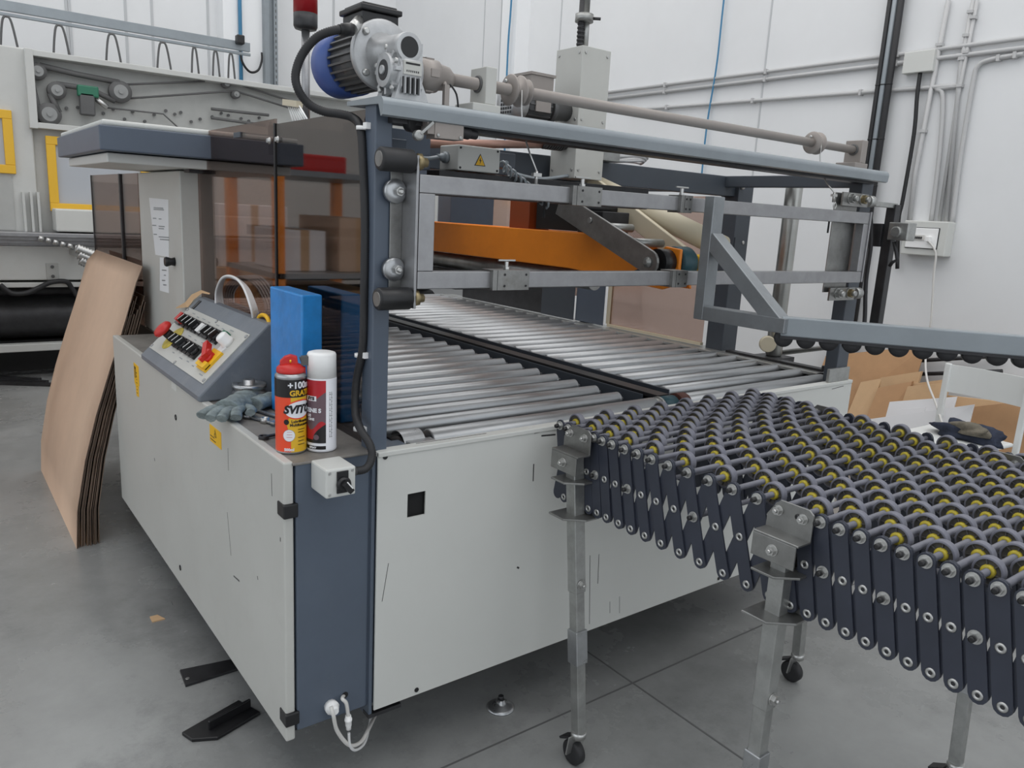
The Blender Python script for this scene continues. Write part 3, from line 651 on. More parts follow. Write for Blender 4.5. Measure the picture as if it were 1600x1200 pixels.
# reddish cross tube behind the rail
MB().cyl((1.0, 1.75, 1.563), (1.72, 2.1, 1.64), .012).build('copper_tube', mat('copper_tube', (170, 132, 118), .35, .5), mc)

# top cover box at the rear left
zt = 1.497
MB().box((.475, 2.72, 1.605), (1.7, 3.55, 1.622)).build('cover_top', M['panel2'], mc, .006)
cv = MB().box((.463, 2.70, 1.53), (1.7, 3.56, 1.604)).build('cover_band', M['blue'], mc, .004)
MB().box((.49, 2.75, zt), (.80, 3.50, 1.527)).build('cover_underside', M['panel2'], mc, .004)
MB().box((.80, 2.75, zt), (1.7, 3.50, 1.529)).build('cover_inner', M['dmet'], mc)
# tall white control cabinet on the shelf
cab = MB().box((.731, 2.867, ZS+.001), (.80, 3.49, zt-.006)).build('control_cabinet', M['panel'], mc, .004)
MB().box((.745, 2.80, 1.486), (.795, 2.86, 1.496)).build('cabinet_latch', M['dmet'], mc)
MB().box((.80, 2.87, ZS), (.84, 2.93, 1.5)).build('cabinet_post', M['dmet'], mc, .003)
X = .731
c = aX(273, 409, X); mb = MB(); mb.rev(c, (-1, 0, 0), [(0, .016), (.012, .013), (.028, .018), (.034, .015)], 14); mb.build('knob', M['black'], cab)
def rect_on_x(X, pts, t, name, m, par): return MB().prism([aX(x, y, X) for x, y in pts], (-t, 0, 0)).build(name, M[m], par)
rect_on_x(X, ((233, 309), (263, 312), (264, 402), (243, 398)), .0006, 'paper_sheet', 'paper', cab)
rect_on_x(X, ((250, 402), (263, 404), (264, 458), (250, 454)), .0007, 'paper_label', 'paper', cab)
mb = MB()
for (x0, y, x1) in ((240, 324.5, 255), (240, 327, 256), (239, 341, 244), (248, 342, 252), (238, 352, 244), (248, 353.5, 257), (248, 357, 256), (240, 366, 245), (248, 370, 264), (250, 374, 264), (253, 422, 260), (256, 430, 259), (253, 438, 258), (255, 445, 260)):
    a = aX(x0, y, X-.001); b = aX(x1, y+(x1-x0)*.07, X-.001); mb.bar(a, b, .0006, .004)
mb.build('printed_lines', M['rail'], cab)

# console
P0 = V((.563, 2.1, .885)); sv = V((.191, 0, .187)).normalized(); su = V((0, 1, 0)); sn = V((-sv.z, 0, sv.x))
def sp(u, v, h=0): return P0+su*u+sv*v+sn*h
cl_ = .267
cons = MB(); prof = [V((.563, 2.1, ZS+.001)), P0, sp(0, cl_), V((.775, 2.1, 1.075)), V((.775, 2.1, ZS+.001))]
cons.prism(prof, (0, .67, 0)); con = cons.build('control_console', M['cons'], mc, .005)
pm = MB(); pm.prism([sp(.04, .034, .0), sp(.65, .034, .0), sp(.65, .218, .0), sp(.04, .218, .0)], sn*.003)
pm.build('switch_plate', M['panel'], con)
def disc(u, v, prof, mats, name, n=20, h=.003): mb = MB(); mb.rev(sp(u, v, h), sn, prof, n); return mb.build(name, mats, con)
for u, v in ((.05, .044), (.64, .044), (.64, .208), (.05, .208), (.34, .04), (.33, .212)): MB().rev(sp(u, v, .003), sn, [(0, .006), (.003, .005)], 8).build('plate_screw', M['steel'], con)
# emergency stop
disc(.529, .100, [(0, .045), (.002, .045)], M['hub'], 'stop_disc', 28)
mb = MB(); mb.rev(sp(.529, .100, .005), sn, [(0, .016), (.035, .014)], 20, 1); mb.rev(sp(.529, .100, .036), sn, [(0, .018), (.004, .030), (.012, .032), (.020, .027), (.024, .014), (.025, .0)], 28, 0)
mb.build('emergency_stop', [M['red'], M['black']], con)
def sw(u, v, kind):
    mb = MB()
    mb.obox(sp(u, v, .006), su, sv, sn, (.016, .022, .005), 0)
    if kind == 'k':
        mb.rev(sp(u, v, .01), sn, [(0, .014), (.012, .013)], 16, 0); mb.obox(sp(u, v, .025), su+sv*.5, sv-su*.5, sn, (.005, .015, .008), 0)
        mb.obox(sp(u, v, .0335), su+sv*.5, sv-su*.5, sn, (.001, .014, .0006), 1)
    elif kind == 'w':
        for k in (-1, 0, 1): mb.obox(sp(u+k*.011, v, .014), su, sv, sn, (.0035, .016, .006), 1)
    elif kind == 'f': mb.rev(sp(u, v, .01), sn, [(0, .013), (.008, .012)], 16, 0); mb.obox(sp(u, v+.012, .014), su, sv, sn, (.01, .003, .003), 1)
    mb.build('selector_switch', [M['black'], M['wht']], con)
for i, (u, k) in enumerate(((.535, 'k'), (.49, 'k'), (.445, 'k'), (.405, 'k'), (.36, 'w'), (.32, 'f'), (.285, 'k'), (.24, 'k'), (.20, 'k'))): sw(u, .168, k)
for i, (u, k) in enumerate(((.455, 'k'), (.415, 'k'), (.37, 'k'), (.325, 'f'), (.285, 'k'), (.245, 'k'))): sw(u, .098, k)
mb = MB(); mb.obox(sp(.60, .168, .006), su, sv, sn, (.022, .022, .005), 1); mb.obox(sp(.575, .168, .016), su, sv, sn, (.012, .016, .014), 0); mb.build('red_button', [M['red'], M['motor']], con)
mb = MB(); mb.obox(sp(.165, .178, .008), su, sv, sn, (.016, .016, .012)); mb.build('green_button', M['grn'], con, .003)
mb = MB(); mb.rev(sp(.115, .168, .003), sn, [(0, .020), (.01, .020), (.012, .018), (.03, .018), (.034, .014), (.035, 0)], 20); mb.build('white_push_button', M['wht'], con)
mb = MB(); mb.obox(sp(.118, .142, .005), su, sv, sn, (.02, .012, .002)); mb.build('name_tag', M['paper'], con)
mb = MB(); mb.obox(sp(.118, .098, .006), su, sv, sn, (.036, .036, .005), 0); mb.obox(sp(.118, .078, .014), su, sv, sn, (.036, .010, .006), 0); mb.rev(sp(.118, .100, .01), sn, [(0, .016), (.010, .016)], 20, 1); mb.obox(sp(.145, .115, .024), su+sv*.5, sv-su*.5, sn, (.04, .008, .010), 1); mb.obox(sp(.118, .1, .02), su, sv, sn, (.008, .02, .012), 1)
mb.build('main_switch', [M['yel'], M['red']], con)
MB().obox(sp(.62, .235, .001), su, sv, sn, (.012, .022, .0012)).build('slot', M['black'], con)
mb = MB()
for (u, v, l) in ((.1, .052, .03), (.56, .205, .03), (.5, .2, .025), (.44, .202, .03), (.38, .2, .02), (.3, .203, .03), (.24, .2, .02), (.17, .206, .03), (.42, .132, .03), (.35, .13, .02), (.28, .133, .03), (.42, .062, .02), (.33, .06, .03), (.26, .063, .02), (.2, .06, .02)): mb.obox(sp(u, v, .0032), su, sv, sn, (l*.5, .0015, .0003))
mb.build('printed_legends', M['rail'], con)

# switch box on the front column
sb = MB().box((.632, 1.43, .802), (.697, Y0, .866)); 
x0, x1, z0, z1 = .630, .697, .806, .869
sbx = MB().box((x0, 1.43, z0), (x1, Y0, z1)).build('switch_box', M['panel2'], mc, .004)
mb = MB()
for x in (x0+.008, x1-.008):
    for z in (z0+.008, z1-.008): mb.rev((x, 1.43, z), (0, -1, 0), [(0, .0035), (.001, .003)], 10)
mb.build('cover_screw', M['nut'], sbx)
xc = .666; zc = .838
MB().box((xc-.013, 1.4265, zc-.023), (xc+.013, 1.43, zc+.025)).build('switch_plate', M['black'], sbx, .001)
mb = MB(); mb.rev((xc+.001, 1.4265, zc-.003), (0, -1, 0), [(0, .016), (.004, .016), (.005, .0145), (.010, .0135)], 24, 0); mb.obox((xc+.004, 1.411, zc-.006), (1, 0, .8), (0, 1, 0), (-.8, 0, 1), (.006, .006, .013), 0); mb.obox((xc+.006, 1.4048, zc-.0), (1, 0, .8), (0, 1, 0), (-.8, 0, 1), (.0012, .0006, .010), 1)
mb.build('rotary_knob', [M['black'], M['wht']], sbx)
mb = MB(); mb.cyl((x1, 1.465, .845), (x1+.016, 1.465, .845), .010, n=12); mb.rev((x1+.004, 1.465, .845), (1, 0, 0), [(0, .012), (.008, .012)], 6)
mb.build('cable_gland', M['motor'], sbx)
# corrugated hose from the motor down to the switch box
def conduit_mesh(pts, r, sub=14, n=12, ridge=.12):
    Pp = [V(p) for p in pts]; Q = []
    for i in range(len(Pp)-1):
        p0 = Pp[max(0, i-1)]; p1 = Pp[i]; p2 = Pp[i+1]; p3 = Pp[min(len(Pp)-1, i+2)]; k_ = max(2, int((p2-p1).length/.0022))
        for k in range(k_):
            t = k/k_; Q.append(.5*((2*p1)+(p2-p0)*t+(2*p0-5*p1+4*p2-p3)*t*t+(3*p1-p0-3*p2+p3)*t**3))
    vs = []; d0 = (Q[1]-Q[0]).normalized(); a = d0.orthogonal().normalized()
    for i, p in enumerate(Q):
        d = (Q[min(i+1, len(Q)-1)]-Q[max(0, i-1)]).normalized(); a = (a-d*a.dot(d)).normalized(); b = d.cross(a); rr = r*(1 if i % 2 else 1-ridge)
        for k in range(n): an = 2*PI*k/n; vs.append(p+(a*math.cos(an)+b*math.sin(an))*rr)
    fs = [(i*n+k, i*n+(k+1) % n, (i+1)*n+(k+1) % n, (i+1)*n+k) for i in range(len(Q)-1) for k in range(n)]
    mb = MB(); mb.add(vs, fs, True); return mb
hp = [aY(548, 46, 1.60), aY(525, 47, 1.60), aY(496, 58, 1.62), aY(473, 84, 1.64), aY(462, 115, 1.65), aY(466, 140, 1.65), aY(482, 162, 1.65), aY(505, 174, 1.64), aY(530, 178, 1.62), aX(551, 184, .765), aX(563, 200, .765), aX(567, 250, .765), aX(570, 340, .765), aX(569, 450, .765), aX(567, 540, .765), aX(557, 595, .76), aX(555, 640, .755), aX(562, 668, .745), aY(578, 695, 1.48), aY(581, 715, 1.47), aY(572, 732, 1.465), V((x1+.014, 1.465, .845))]
conduit_mesh(hp, .0095).build('corrugated_hose', M['rub'], mc)
mb = MB()
for (x, y) in ((565, 200), (562, 555), (560, 670)):
    c = aX(x, y, .765); mb.rev(c-V((0, 0, .004)), (0, 0, 1), [(0, .0115), (.008, .0115)], 14); mb.box((c.x-.003, c.y-.028, c.z-.003), (c.x+.016, c.y-.012, c.z+.010))
mb.build('cable_clip', M['wht'], mc)

# white cables below the column
mb = MB(); c = aY(516, 1102, Y0); mb.rev(c, (0, -1, 0), [(0, .016), (.014, .017), (.016, .013), (.022, .012), (.03, .008)], 12); mb.build('cable_gland', M['wht'], mc)
MB().tube([aY(517, 1104, 1.478), aY(521, 1118, 1.47), aY(526, 1140, 1.48), aY(540, 1160, 1.49), aY(552, 1165, 1.5), aY(566, 1157, 1.52), aY(578, 1135, 1.55), aY(586, 1118, 1.6)], .0048, 8).build('white_cable', M['wht2'], mc)
MB().tube([aY(537, 1087, Y0+.003), aY(535, 1092, 1.495), aY(541, 1099, 1.49), aY(544, 1118, 1.49)], .0045, 8).build('white_cable', M['wht2'], mc)
mb = MB(); p = aY(544, 1118, 1.49); q = aY(545, 1145, 1.49); mb.rev(p, q-p, [(0, .007), (.008, .007), (.008, .009), (.014, .009), (.016, .0075), (.026, .0075), (.030, .006), (.037, .006)], 12); mb.build('cable_plug', M['wht'], mc)
MB().tube([q, aY(547, 1165, 1.49), aY(556, 1172, 1.5), aY(570, 1160, 1.53), aY(578, 1130, 1.57), aY(580, 1112, 1.6)], .0035, 8).build('white_cable', M['wirecap'], mc)
mb = MB(); c = aY(539, 1086, Y0-.0006); mb.rev(c+V((0, .0006, 0)), (0, -1, 0), [(0, .008), (.001, .008)], 16); mb.build('cable_hole', M['black'], mc)
MB().box((.772, 1.502, .195), (.780, 1.55, ZS-.003)).build('edge_strip', M['blue'], mc)
MB().box((.771, 1.50, .195), (.86, 1.53, .205)).build('lower_bracket', M['dmet'], mc)

# gearmotor on the rail
ZSH = 1.690; YS = 1.56
gm = MB(); wx, wz = .850, 1.731
gm.rev((wx, 1.515, wz), (0, 1, 0), [(0, .022), (0, .0295), (.012, .0305), (.03, .030), (.10, .034), (.12, .05)], 32)
gm.rev((.826, YS, ZSH-.004), (1, 0, 0), [(0, .030), (.004, .046), (.014, .050), (.052, .050), (.060, .044)], 32)
gm.prism([(.832, 1.516, 1.742), (.832, 1.514, 1.652), (.832, 1.525, 1.638), (.832, 1.59, 1.638), (.832, 1.61, 1.66), (.832, 1.612, 1.745)], (.050, 0, 0))
for y0_, y1_ in ((1.520, 1.538), (1.585, 1.606)): gm.prism([(.818, y0_, 1.6215), (.905, y0_, 1.6215), (.885, y0_, 1.665), (.832, y0_, 1.665)], (0, y1_-y0_, 0))
gm.rev((.813, YS, ZSH-.004), (1, 0, 0), [(0, .022), (0, .034), (.016, .038)], 28)
for k in range(8): an = k*2*PI/8; gm.obox((.824, YS+math.cos(an)*.040, ZSH-.004+math.sin(an)*.040), (1, 0, 0), (0, math.cos(an), math.sin(an)), (0, -math.sin(an), math.cos(an)), (.006, .008, .004))
for k in range(5): an = k*2*PI/5+.3; scr(gm, (.822, YS+math.cos(an)*.046, ZSH-.004+math.sin(an)*.046), (-1, 0, 0), .006, .006, 2)
gm.rev((wx, 1.5145, wz), (0, 1, 0), [(0, .021), (.003, .021)], 28, 1)
gm.rev((.812, YS, ZSH-.004), (1, 0, 0), [(0, .010), (0, .021), (.003, .021)], 24, 3)
gm.rev((.808, YS, ZSH-.004), (1, 0, 0), [(0, .009), (.006, .010)], 16, 0)
for k in range(4): gm.box((.836+k*.0115, 1.505, 1.638), (.8385+k*.0115, 1.514, 1.672), 0)
gm.box((.834, 1.5125, 1.640), (.876, 1.5145, 1.672), 1)
gm.box((.834, 1.508, 1.676), (.876, 1.5135, 1.703), 4); gm.box((.838, 1.5074, 1.696), (.872, 1.5082, 1.700), 1)
for k in range(7): gm.box((.840+k*.0045, 1.5074, 1.681), (.8425+k*.0045, 1.5082, 1.685), 3)
gear = gm.build('gearbox', [M['cast'], M['black'], M['nut'], M['dmet'], M['panel']], mc, .002)
fl = MB(); fl.rev((wx, 1.628, wz-.002), (0, 1, 0), [(0, .045), (0, .070), (.003, .074), (.014, .074), (.018, .066)], 44)
for an in (.75, 2.4, 3.9, 5.5): scr(fl, (wx+math.cos(an)*.061, 1.628, wz-.002+math.sin(an)*.061), (0, -1, 0), .008, .009, 1)
fl.build('motor_flange', [M['cast'], M['nut']], mc)
mo = MB(); my0, my1 = 1.645, 1.775; wm_ = wz-.002; mo.cyl((wx, my0, wm_), (wx, my1, wm_), .062, n=36)
for k in range(26):
    an = 2*PI*k/26; d = V((math.cos(an), 0, math.sin(an)))
    mo.obox(V((wx, (my0+my1)/2, wm_))+d*.064, (0, 1, 0), d, d.cross(V((0, 1, 0))), ((my1-my0)/2-.004, .006, .0022))
mo.build('motor_body', M['motor'], mc)
fc = MB(); fc.rev((wx, my1-.004, wm_), (0, 1, 0), [(0, .068), (0, .073), (.085, .073), (.10, .064), (.102, .0)], 40)
fc.build('fan_cover', M['fan'], mc)
tb = MB(); tb.box((wx-.044, 1.645, 1.785), (wx+.044, 1.745, 1.817)); tb.box((wx-.050, 1.638, 1.817), (wx+.050, 1.752, 1.829)); tb.box((wx-.042, 1.648, 1.829), (wx+.042, 1.742, 1.835))
tb.build('terminal_box', M['black'], mc, .004)
mb = MB(); g = aY(550, 46, 1.60); mb.cyl(V((wx-.045, 1.66, 1.795)), g, .012, n=12, mi=0); mb.rev(g, hp[1]-hp[0], [(0, .013), (.022, .013), (.022, .011), (.03, .011)], 12, 1)
mb.build('hose_connector', [M['nut'], M['black']], mc)
# coupling, shaft, pillow blocks, cable drums
cp = MB(); cp.rev((.885, YS, ZSH), (1, 0, 0), [(0, .02), (0, .028), (.015, .030), (.018, .034), (.055, .034), (.057, .029), (.085, .025), (.098, .015)], 28)
for an in (.4, 1.7, 3.1, 4.6): cp.obox((.92, YS+math.cos(an)*.032, ZSH+math.sin(an)*.032), (1, 0, 0), (0, -math.sin(an), math.cos(an)), (0, math.cos(an), math.sin(an)), (.01, .008, .004))
cp.build('coupling', M['shaft'], mc)
mb = MB(); mb.box((.945, 1.525, 1.628), (.957, 1.535, 1.672)); mb.cyl((.951, 1.53, 1.665), (.951, 1.55, ZSH), .006, n=8); mb.build('torque_arm', M['shaft'], mc)
MB().tube([(.96, 1.53, 1.675), (.975, 1.525, 1.655), (.985, 1.53, 1.622)], .0022, 6).build('thin_wire', M['black'], mc)
MB().cyl((.94, YS, ZSH), (2.72, YS, ZSH), .0135, n=20).build('shaft', M['shaft'], mc)
for (x0, x1, h) in ((1.055, 1.085, 1.726), (2.655, 2.69, 1.722)):
    mb = MB(); mb.box((x0-.035, YS-.035, 1.622), (x1+.012, YS+.04, 1.645)); mb.box((x0, YS-.032, 1.645), (x1, YS+.032, h)); mb.rev((x0-.001, YS, ZSH), (-1, 0, 0), [(0, .020), (.004, .018)], 20, 1)
    mb.build('bearing_block', [M['panel'] if x0 < 2 else M['shaft'], M['motor']], mc, .002)
for xd in (1.165, 2.42):
    mb = MB(); mb.rev((xd-.022, YS, ZSH), (1, 0, 0), [(0, .014), (0, .034), (.003, .036), (.006, .034), (.008, .020), (.024, .020), (.028, .034), (.031, .036), (.034, .034), (.034, .014)], 30)
    scr(mb, (xd-.03, YS-.0, ZSH+.018), (-1, 0, 0), .005, .005)
    if xd < 2: mb.rev((xd+.012, YS, ZSH), (1, 0, 0), [(0, .030), (.003, .030), (.006, .020), (.012, .020), (.014, .030), (.018, .030)], 30)
    mb.build('cable_drum', [M['shaft'], M['nut']], mc)
    zb2 = 1.475 if xd < 2 else 1.50
    MB().tube([(xd, YS-.022, ZSH), (xd+.002, 1.53, 1.6), (xd+.004, 1.47, zb2+.03)], .0022, 6, sub=2).build('hoist_cable', M['nut'], mc)
    mb = MB(); mb.rev((xd+.004, 1.47, zb2+.0), (0, 0, 1), [(0, .004), (.03, .004)], 8); mb.tube([(xd+.004, 1.462, zb2), (xd+.012, 1.462, zb2-.01), (xd+.004, 1.462, zb2-.022), (xd-.004, 1.462, zb2-.01), (xd+.004, 1.462, zb2)], .002, 6, sub=3); mb.box((xd-.008, 1.465, zb2+.018), (xd+.016, 1.475, zb2+.026))
    mb.build('cable_eye', M['nut'], mc)
# limit switch under the rail
mb = MB(); a = aY(688, 191, 1.50); 
mb.obox((.924, 1.485, 1.573), (1, 0, .02), (0, 1, 0), (0, 0, 1), (.036, .018, .0205), 0); mb.obox((.885, 1.485, 1.577), (1, 0, 0), (0, 1, 0), (0, 0, 1), (.014, .016, .018), 0)
mb.cyl((.958, 1.485, 1.573), (.985, 1.485, 1.571), .013, n=14, mi=1); mb.cyl((.985, 1.485, 1.571), (1.005, 1.485, 1.570), .010, n=12, mi=1)
for x in (.896, .952):
    for z in (1.558, 1.589): scr(mb, (x, 1.467, z), (0, -1, 0), .004, .003, 2)
mb.bar((.880, 1.465, 1.582), (.850, 1.465, 1.556), .006, .012, (0, -1, 0), 2); mb.rev((.848, 1.474, 1.553), (0, -1, 0), [(0, .011), (.012, .011), (.014, .006)], 18, 2)
mb.cyl((.856, 1.49, 1.578), (.850, 1.51, 1.582), .020, n=14, mi=1)
mb.build('limit_switch', [M['shaft'], M['rub'], M['galv']], mc, .002)

# carriage: aluminium lifting frame
YC = 1.45; X0c, X1c = .845, 2.63
cf = MB()
def fbar(x0, x1, z0, z1): cf.box((x0, YC, z0), (x1, YC+.03, z1))
fbar(X0c, X1c, 1.437, 1.475); fbar(X0c, X1c, 1.236, 1.274); fbar(X0c, .884, 1.274, 1.437); fbar(2.60, X1c, 1.274, 1.437)
car = cf.build('lifting_frame', M['alu'], mc, .002)
mb = MB(); mb.box((.835, YC-.004, 1.195), (.841, YC+.07, 1.512)); mb.build('carriage_plate', M['alu'], car, .001)
MB().box((.806, Y0-.006, 1.19), (.835, Y0-.003, 1.515)).build('backing_plate', M['raw'], car, .001)
MB().box((2.47, Y0-.02, 1.20), (2.61, Y0-.016, 1.535)).build('backing_plate', M['raw'], car, .001)
for z in (1.438, 1.275):
    mb = MB(); mb.rev((.812, YC+.055, z), (0, -1, 0), [(0, .024), (.012, .026), (.016, .024), (.016, .010)], 28); mb.hexn((.817, YC+.04, z), (0, -1, 0), .010, .010, 1); scr(mb, (.817, YC+.03, z), (0, -1, 0), .006, .006)
    mb.build('guide_wheel', [M['steel'], M['nut']], car)
for z, m_ in ((1.499, 'rub'), (1.216, 'black')):
    mb = MB(); mb.rev((.755, YC+.01, z), (1, 0, 0), [(0, .014), (0, .021), (.004, .024), (.074, .024), (.078, .020)], 28, 0); mb.rev((.754, YC+.01, z), (1, 0, 0), [(0, .0155), (.003, .0155)], 24, 1); mb.rev((.84, YC+.01, z), (1, 0, 0), [(0, .018), (.012, .018), (.016, .010), (.026, .010)], 6, 2)
    mb.build('side_roller', [M[m_], M['raw'], M['brass']], car)
mb = MB(); mb.box((2.63, YC-.004, 1.238), (2.637, YC+.06, 1.478)); mb.build('carriage_plate', M['alu'], car, .001)
for z, dz in ((1.515, 0), (1.195, 0)):
    mb = MB(); mb.box((2.48, YC+.02, z-.022), (2.64, YC+.026, z+.022))
    for x, mm in ((2.525, 2), (2.60, 1)): mb.rev((x, YC+.02, z+.003), (0, -1, 0), [(0, .018), (.003, .018)], 16, 2); mb.hexn((x, YC+.017, z+.003), (0, -1, 0), .015, .012, mm); mb.rev((x, YC+.005, z+.003), (0, -1, 0), [(0, .010), (.012, .009)], 10, 2)
    mb.rev((2.65, YC+.03, z+.0), (1, 0, 0), [(0, .02), (.035, .02), (.04, .015)], 20, 2)
    mb.build('roller_bracket', [M['raw'], M['brass'], M['galv']], car)
# clamps
def clamp(x0, x1, z0, z1, th, wing, horiz=False):
    mb = MB(); mb.box((x0, YC-.012, z0-.004), (x1, YC+.036, z1+.004), 0)
    for x in (x0+.22*(x1-x0)+.01, x1-.010):
        for z in (z0+.006, z1-.006): mb.rev((x, YC-.012, z), (0, -1, 0), [(0, .003), (.0015, .003)], 8, 1)
    mb.box((x0+.012, YC-.0122, z0-.0042), (x0+.014, YC-.011, z1+.0042), 1)
    if wing:
        xc = (x0+x1)/2; mb.cyl((xc, YC+.01, z1), (xc, YC+.01, z1+.022), .005, n=10, mi=2); mb.rev((xc, YC+.01, z1+.002), (0, 0, 1), [(0, .008), (.008, .008)], 6, 2); mb.bar((xc-.024, YC+.01, z1+.025), (xc+.024, YC+.01, z1+.025), .005, .004, mi=2)
    mb.build('sliding_clamp', [M['raw'], M['black'], M['nut']], car, .001)
clamp(1.258, 1.353, 1.437, 1.475, 0, True); clamp(1.645, 1.69, 1.437, 1.475, 0, True); clamp(1.035, 1.14, 1.236, 1.274, 0, True); clamp(1.64, 1.70, 1.236, 1.274, 0, False)
mb = MB(); mb.rev((1.19, YC+.01, 1.40), (0, 0, 1), [(0, .003), (.04, .003), (.04, .007), (.05, .007)], 8); mb.build('stop_pin', M['dmet'], car)
mb = MB(); mb.rev((2.40, YC+.01, 1.40), (0, 0, 1), [(0, .003), (.04, .003), (.04, .007), (.05, .007)], 8); mb.build('stop_pin', M['dmet'], car)
# side guide: triangular frame plus long bar with wheels
xg = 1.712; tw = .045
MB().box((xg, 1.383, 1.147), (xg+tw, 1.415, 1.480)).build('guide_post', M['galv2'], car, .002)
MB().bar((xg+tw/2, 1.3835, 1.166), (xg+tw/2, 1.125, 1.166), tw, .038).build('guide_foot', M['galv2'], car, .002)
MB().bar((xg+tw/2, 1.392, 1.368), (xg+tw/2, 1.150, 1.165), tw-.002, .042).build('guide_brace', M['galv2'], car, .002)
p_b = aZ(1600, 523, 1.188); e0 = V((xg+.020, 1.148, 1.164)); tgt = V((p_b.x, p_b.y, 1.164)); dd = (tgt-e0).normalized(); sdv = dd.cross(V((0, 0, 1))).normalized()
tgt += sdv*(.020 if sdv.dot(V((-1, -1, 0))) > 0 else -.020); dd = (tgt-e0).normalized(); sdv = dd.cross(V((0, 0, 1))).normalized(); e1 = tgt+dd*.55
MB().bar(e0, e1, .036, .048).build('guide_bar', M['rail'], car, .003)
ch_ = MB(); ch_.bar(e0+V((0, 0, -.027)), e1+V((0, 0, -.027)), .032, .008); ch_.build('wheel_channel', M['dmet'], car)
L_ = (e1-e0).length; nW = int(L_/.054)
wm = MB(); wm.rev((0, 0, 0), sdv, [(-.010, .008), (-.010, .021), (-.007, .023), (.007, .023), (.010, .021), (.010, .008)], 22)
w0 = None
for k in range(nW):
    c = e0+dd*(.01+k*.054)+V((0, 0, -.030))
    if w0 is None:
        w0 = wm.build('guide_wheel', M['rub'], car, loc=(0, 0, 0)); w0.location = c-WL(car)
    else: o = w0.copy(); o.location = c-WL(car); COL.objects.link(o)

# tall white housing with spindle
hb = MB().box((1.75, 2.0, 1.533), (1.875, 2.13, 1.945)); hs = hb.build('spindle_housing', M['panel'], mc, .002)
mb = MB()
for z in (1.56, 1.72, 1.925):
    for y in (2.015, 2.115): mb.rev((1.75, y, z), (-1, 0, 0), [(0, .005), (.003, .004)], 10)
    for x in (1.765, 1.86): mb.rev((x, 2.0, z), (0, -1, 0), [(0, .005), (.003, .004)], 10)
mb.build('housing_screw', M['nut'], hs)
mb = MB(); sx, sy = 1.80, 2.06
mb.cyl((sx-.012, sy, 1.94), (sx-.012, sy, 2.10), .010, n=14, mi=1)
for k in range(7): mb.rev((sx-.012, sy, 1.945+k*.0125), (0, 0, 1), [(0, .012), (.006, .012)], 14, 1)
mb.cyl((sx+.010, sy, 1.94), (sx+.010, sy, 2.06), .011, n=14); mb.rev((sx, sy, 2.030), (0, 0, 1), [(0, .030), (.024, .030)], 24); mb.cyl((sx, sy, 2.05), (sx, sy, 2.6), .016, n=20); mb.cyl((sx+.02, sy-.02, 2.042), (sx+.04, sy-.035, 2.042), .005, n=8, mi=1)
mb.build('lift_spindle', [M['galv'], M['dmet']], mc)
# two small motors beside the housing
mb = MB(); Ym = 2.06; zm = 1.745
mb.rev((1.50, Ym, zm), (1, 0, 0), [(0, .03), (0, .048), (.055, .050)], 30, 0)
mb.rev((1.555, Ym, zm), (1, 0, 0), [(0, .044), (.10, .044)], 24, 1)
for k in range(18):
    an = 2*PI*k/18; d = V((0, math.cos(an), math.sin(an))); mb.obox(V((1.605, Ym, zm))+d*.046, (1, 0, 0), d, d.cross(V((1, 0, 0))), (.045, .005, .0015), 1)
mb.rev((1.66, Ym, zm), (1, 0, 0), [(0, .05), (.015, .05), (.03, .035), (.09, .03)], 24, 1)
mb.box((1.565, Ym-.04, zm+.045), (1.655, Ym+.04, zm+.088), 2); mb.box((1.56, Ym-.045, zm+.088), (1.66, Ym+.045, zm+.096), 2)
mb.box((1.58, Ym-.052, zm-.02), (1.64, Ym-.046, zm+.02), 2)
mb.build('spindle_motor', [M['cast'], M['motor'], M['shaft']], mc)
mb = MB()
for i in range(5):
    for k in range(6): mb.box((1.4985, Ym-.03+i*.012, zm-.034+k*.012), (1.4995, Ym-.023+i*.012, zm-.026+k*.012))
mb.build('fan_grille', M['black'], mc)
mb = MB(); mb.cyl((1.655, 2.06, 1.65), (1.75, 2.06, 1.65), .026, n=20)
for k in range(8): mb.rev((1.66+k*.010, 2.06, 1.65), (1, 0, 0), [(0, .031), (.004, .031)], 20)
mb.build('small_motor', M['motor'], mc)
# junction box with warning triangle
jbx = MB().box((1.066, 1.65, 1.503), (1.192, 1.735, 1.563)).build('terminal_housing', M['panel2'], mc, .003)
mb = MB()
for x in (1.073, 1.184):
    for z in (1.509, 1.556): mb.rev((x, 1.65, z), (0, -1, 0), [(0, .003), (.002, .0025)], 8)
mb.build('cover_screw', M['black'], jbx)
cx, cz = 1.131, 1.531
mb = MB(); mb.prism([(cx-.0165, 1.6495, cz-.014), (cx+.0165, 1.6495, cz-.014), (cx, 1.6495, cz+.0155)], (0, -.0006, 0), 0); mb.prism([(cx-.0135, 1.649, cz-.0122), (cx+.0135, 1.649, cz-.0122), (cx, 1.649, cz+.012)], (0, -.0006, 0), 1)
mb.prism([(cx+.001, 1.6484, cz+.007), (cx-.0035, 1.6484, cz-.002), (cx-.0005, 1.6484, cz-.0015), (cx-.0015, 1.6484, cz-.010), (cx+.0035, 1.6484, cz+.0005), (cx+.0005, 1.6484, cz+.0)], (0, -.0003, 0), 0)
mb.build('warning_triangle', [M['black'], M['yel']], jbx)
mb = MB(); mb.rev((1.066, 1.70, 1.533), (-1, 0, 0), [(0, .014), (.010, .014), (.010, .010), (.018, .010), (.020, .0065), (.03, .006)], 10, 0); mb.tube([(1.045, 1.70, 1.533), (1.0, 1.69, 1.525), (.93, 1.67, 1.528)], .005, 8, mi=0); mb.build('cable_gland', M['rail'], jbx)
MB().box((.815, 1.66, 1.52), (.93, 1.70, 1.56)).build('cross_bracket', M['blue'], mc, .002)
MB().box((.815, 1.72, 1.50), (1.03, 1.76, 1.59)).build('cross_bracket', M['blue'], mc, .002)
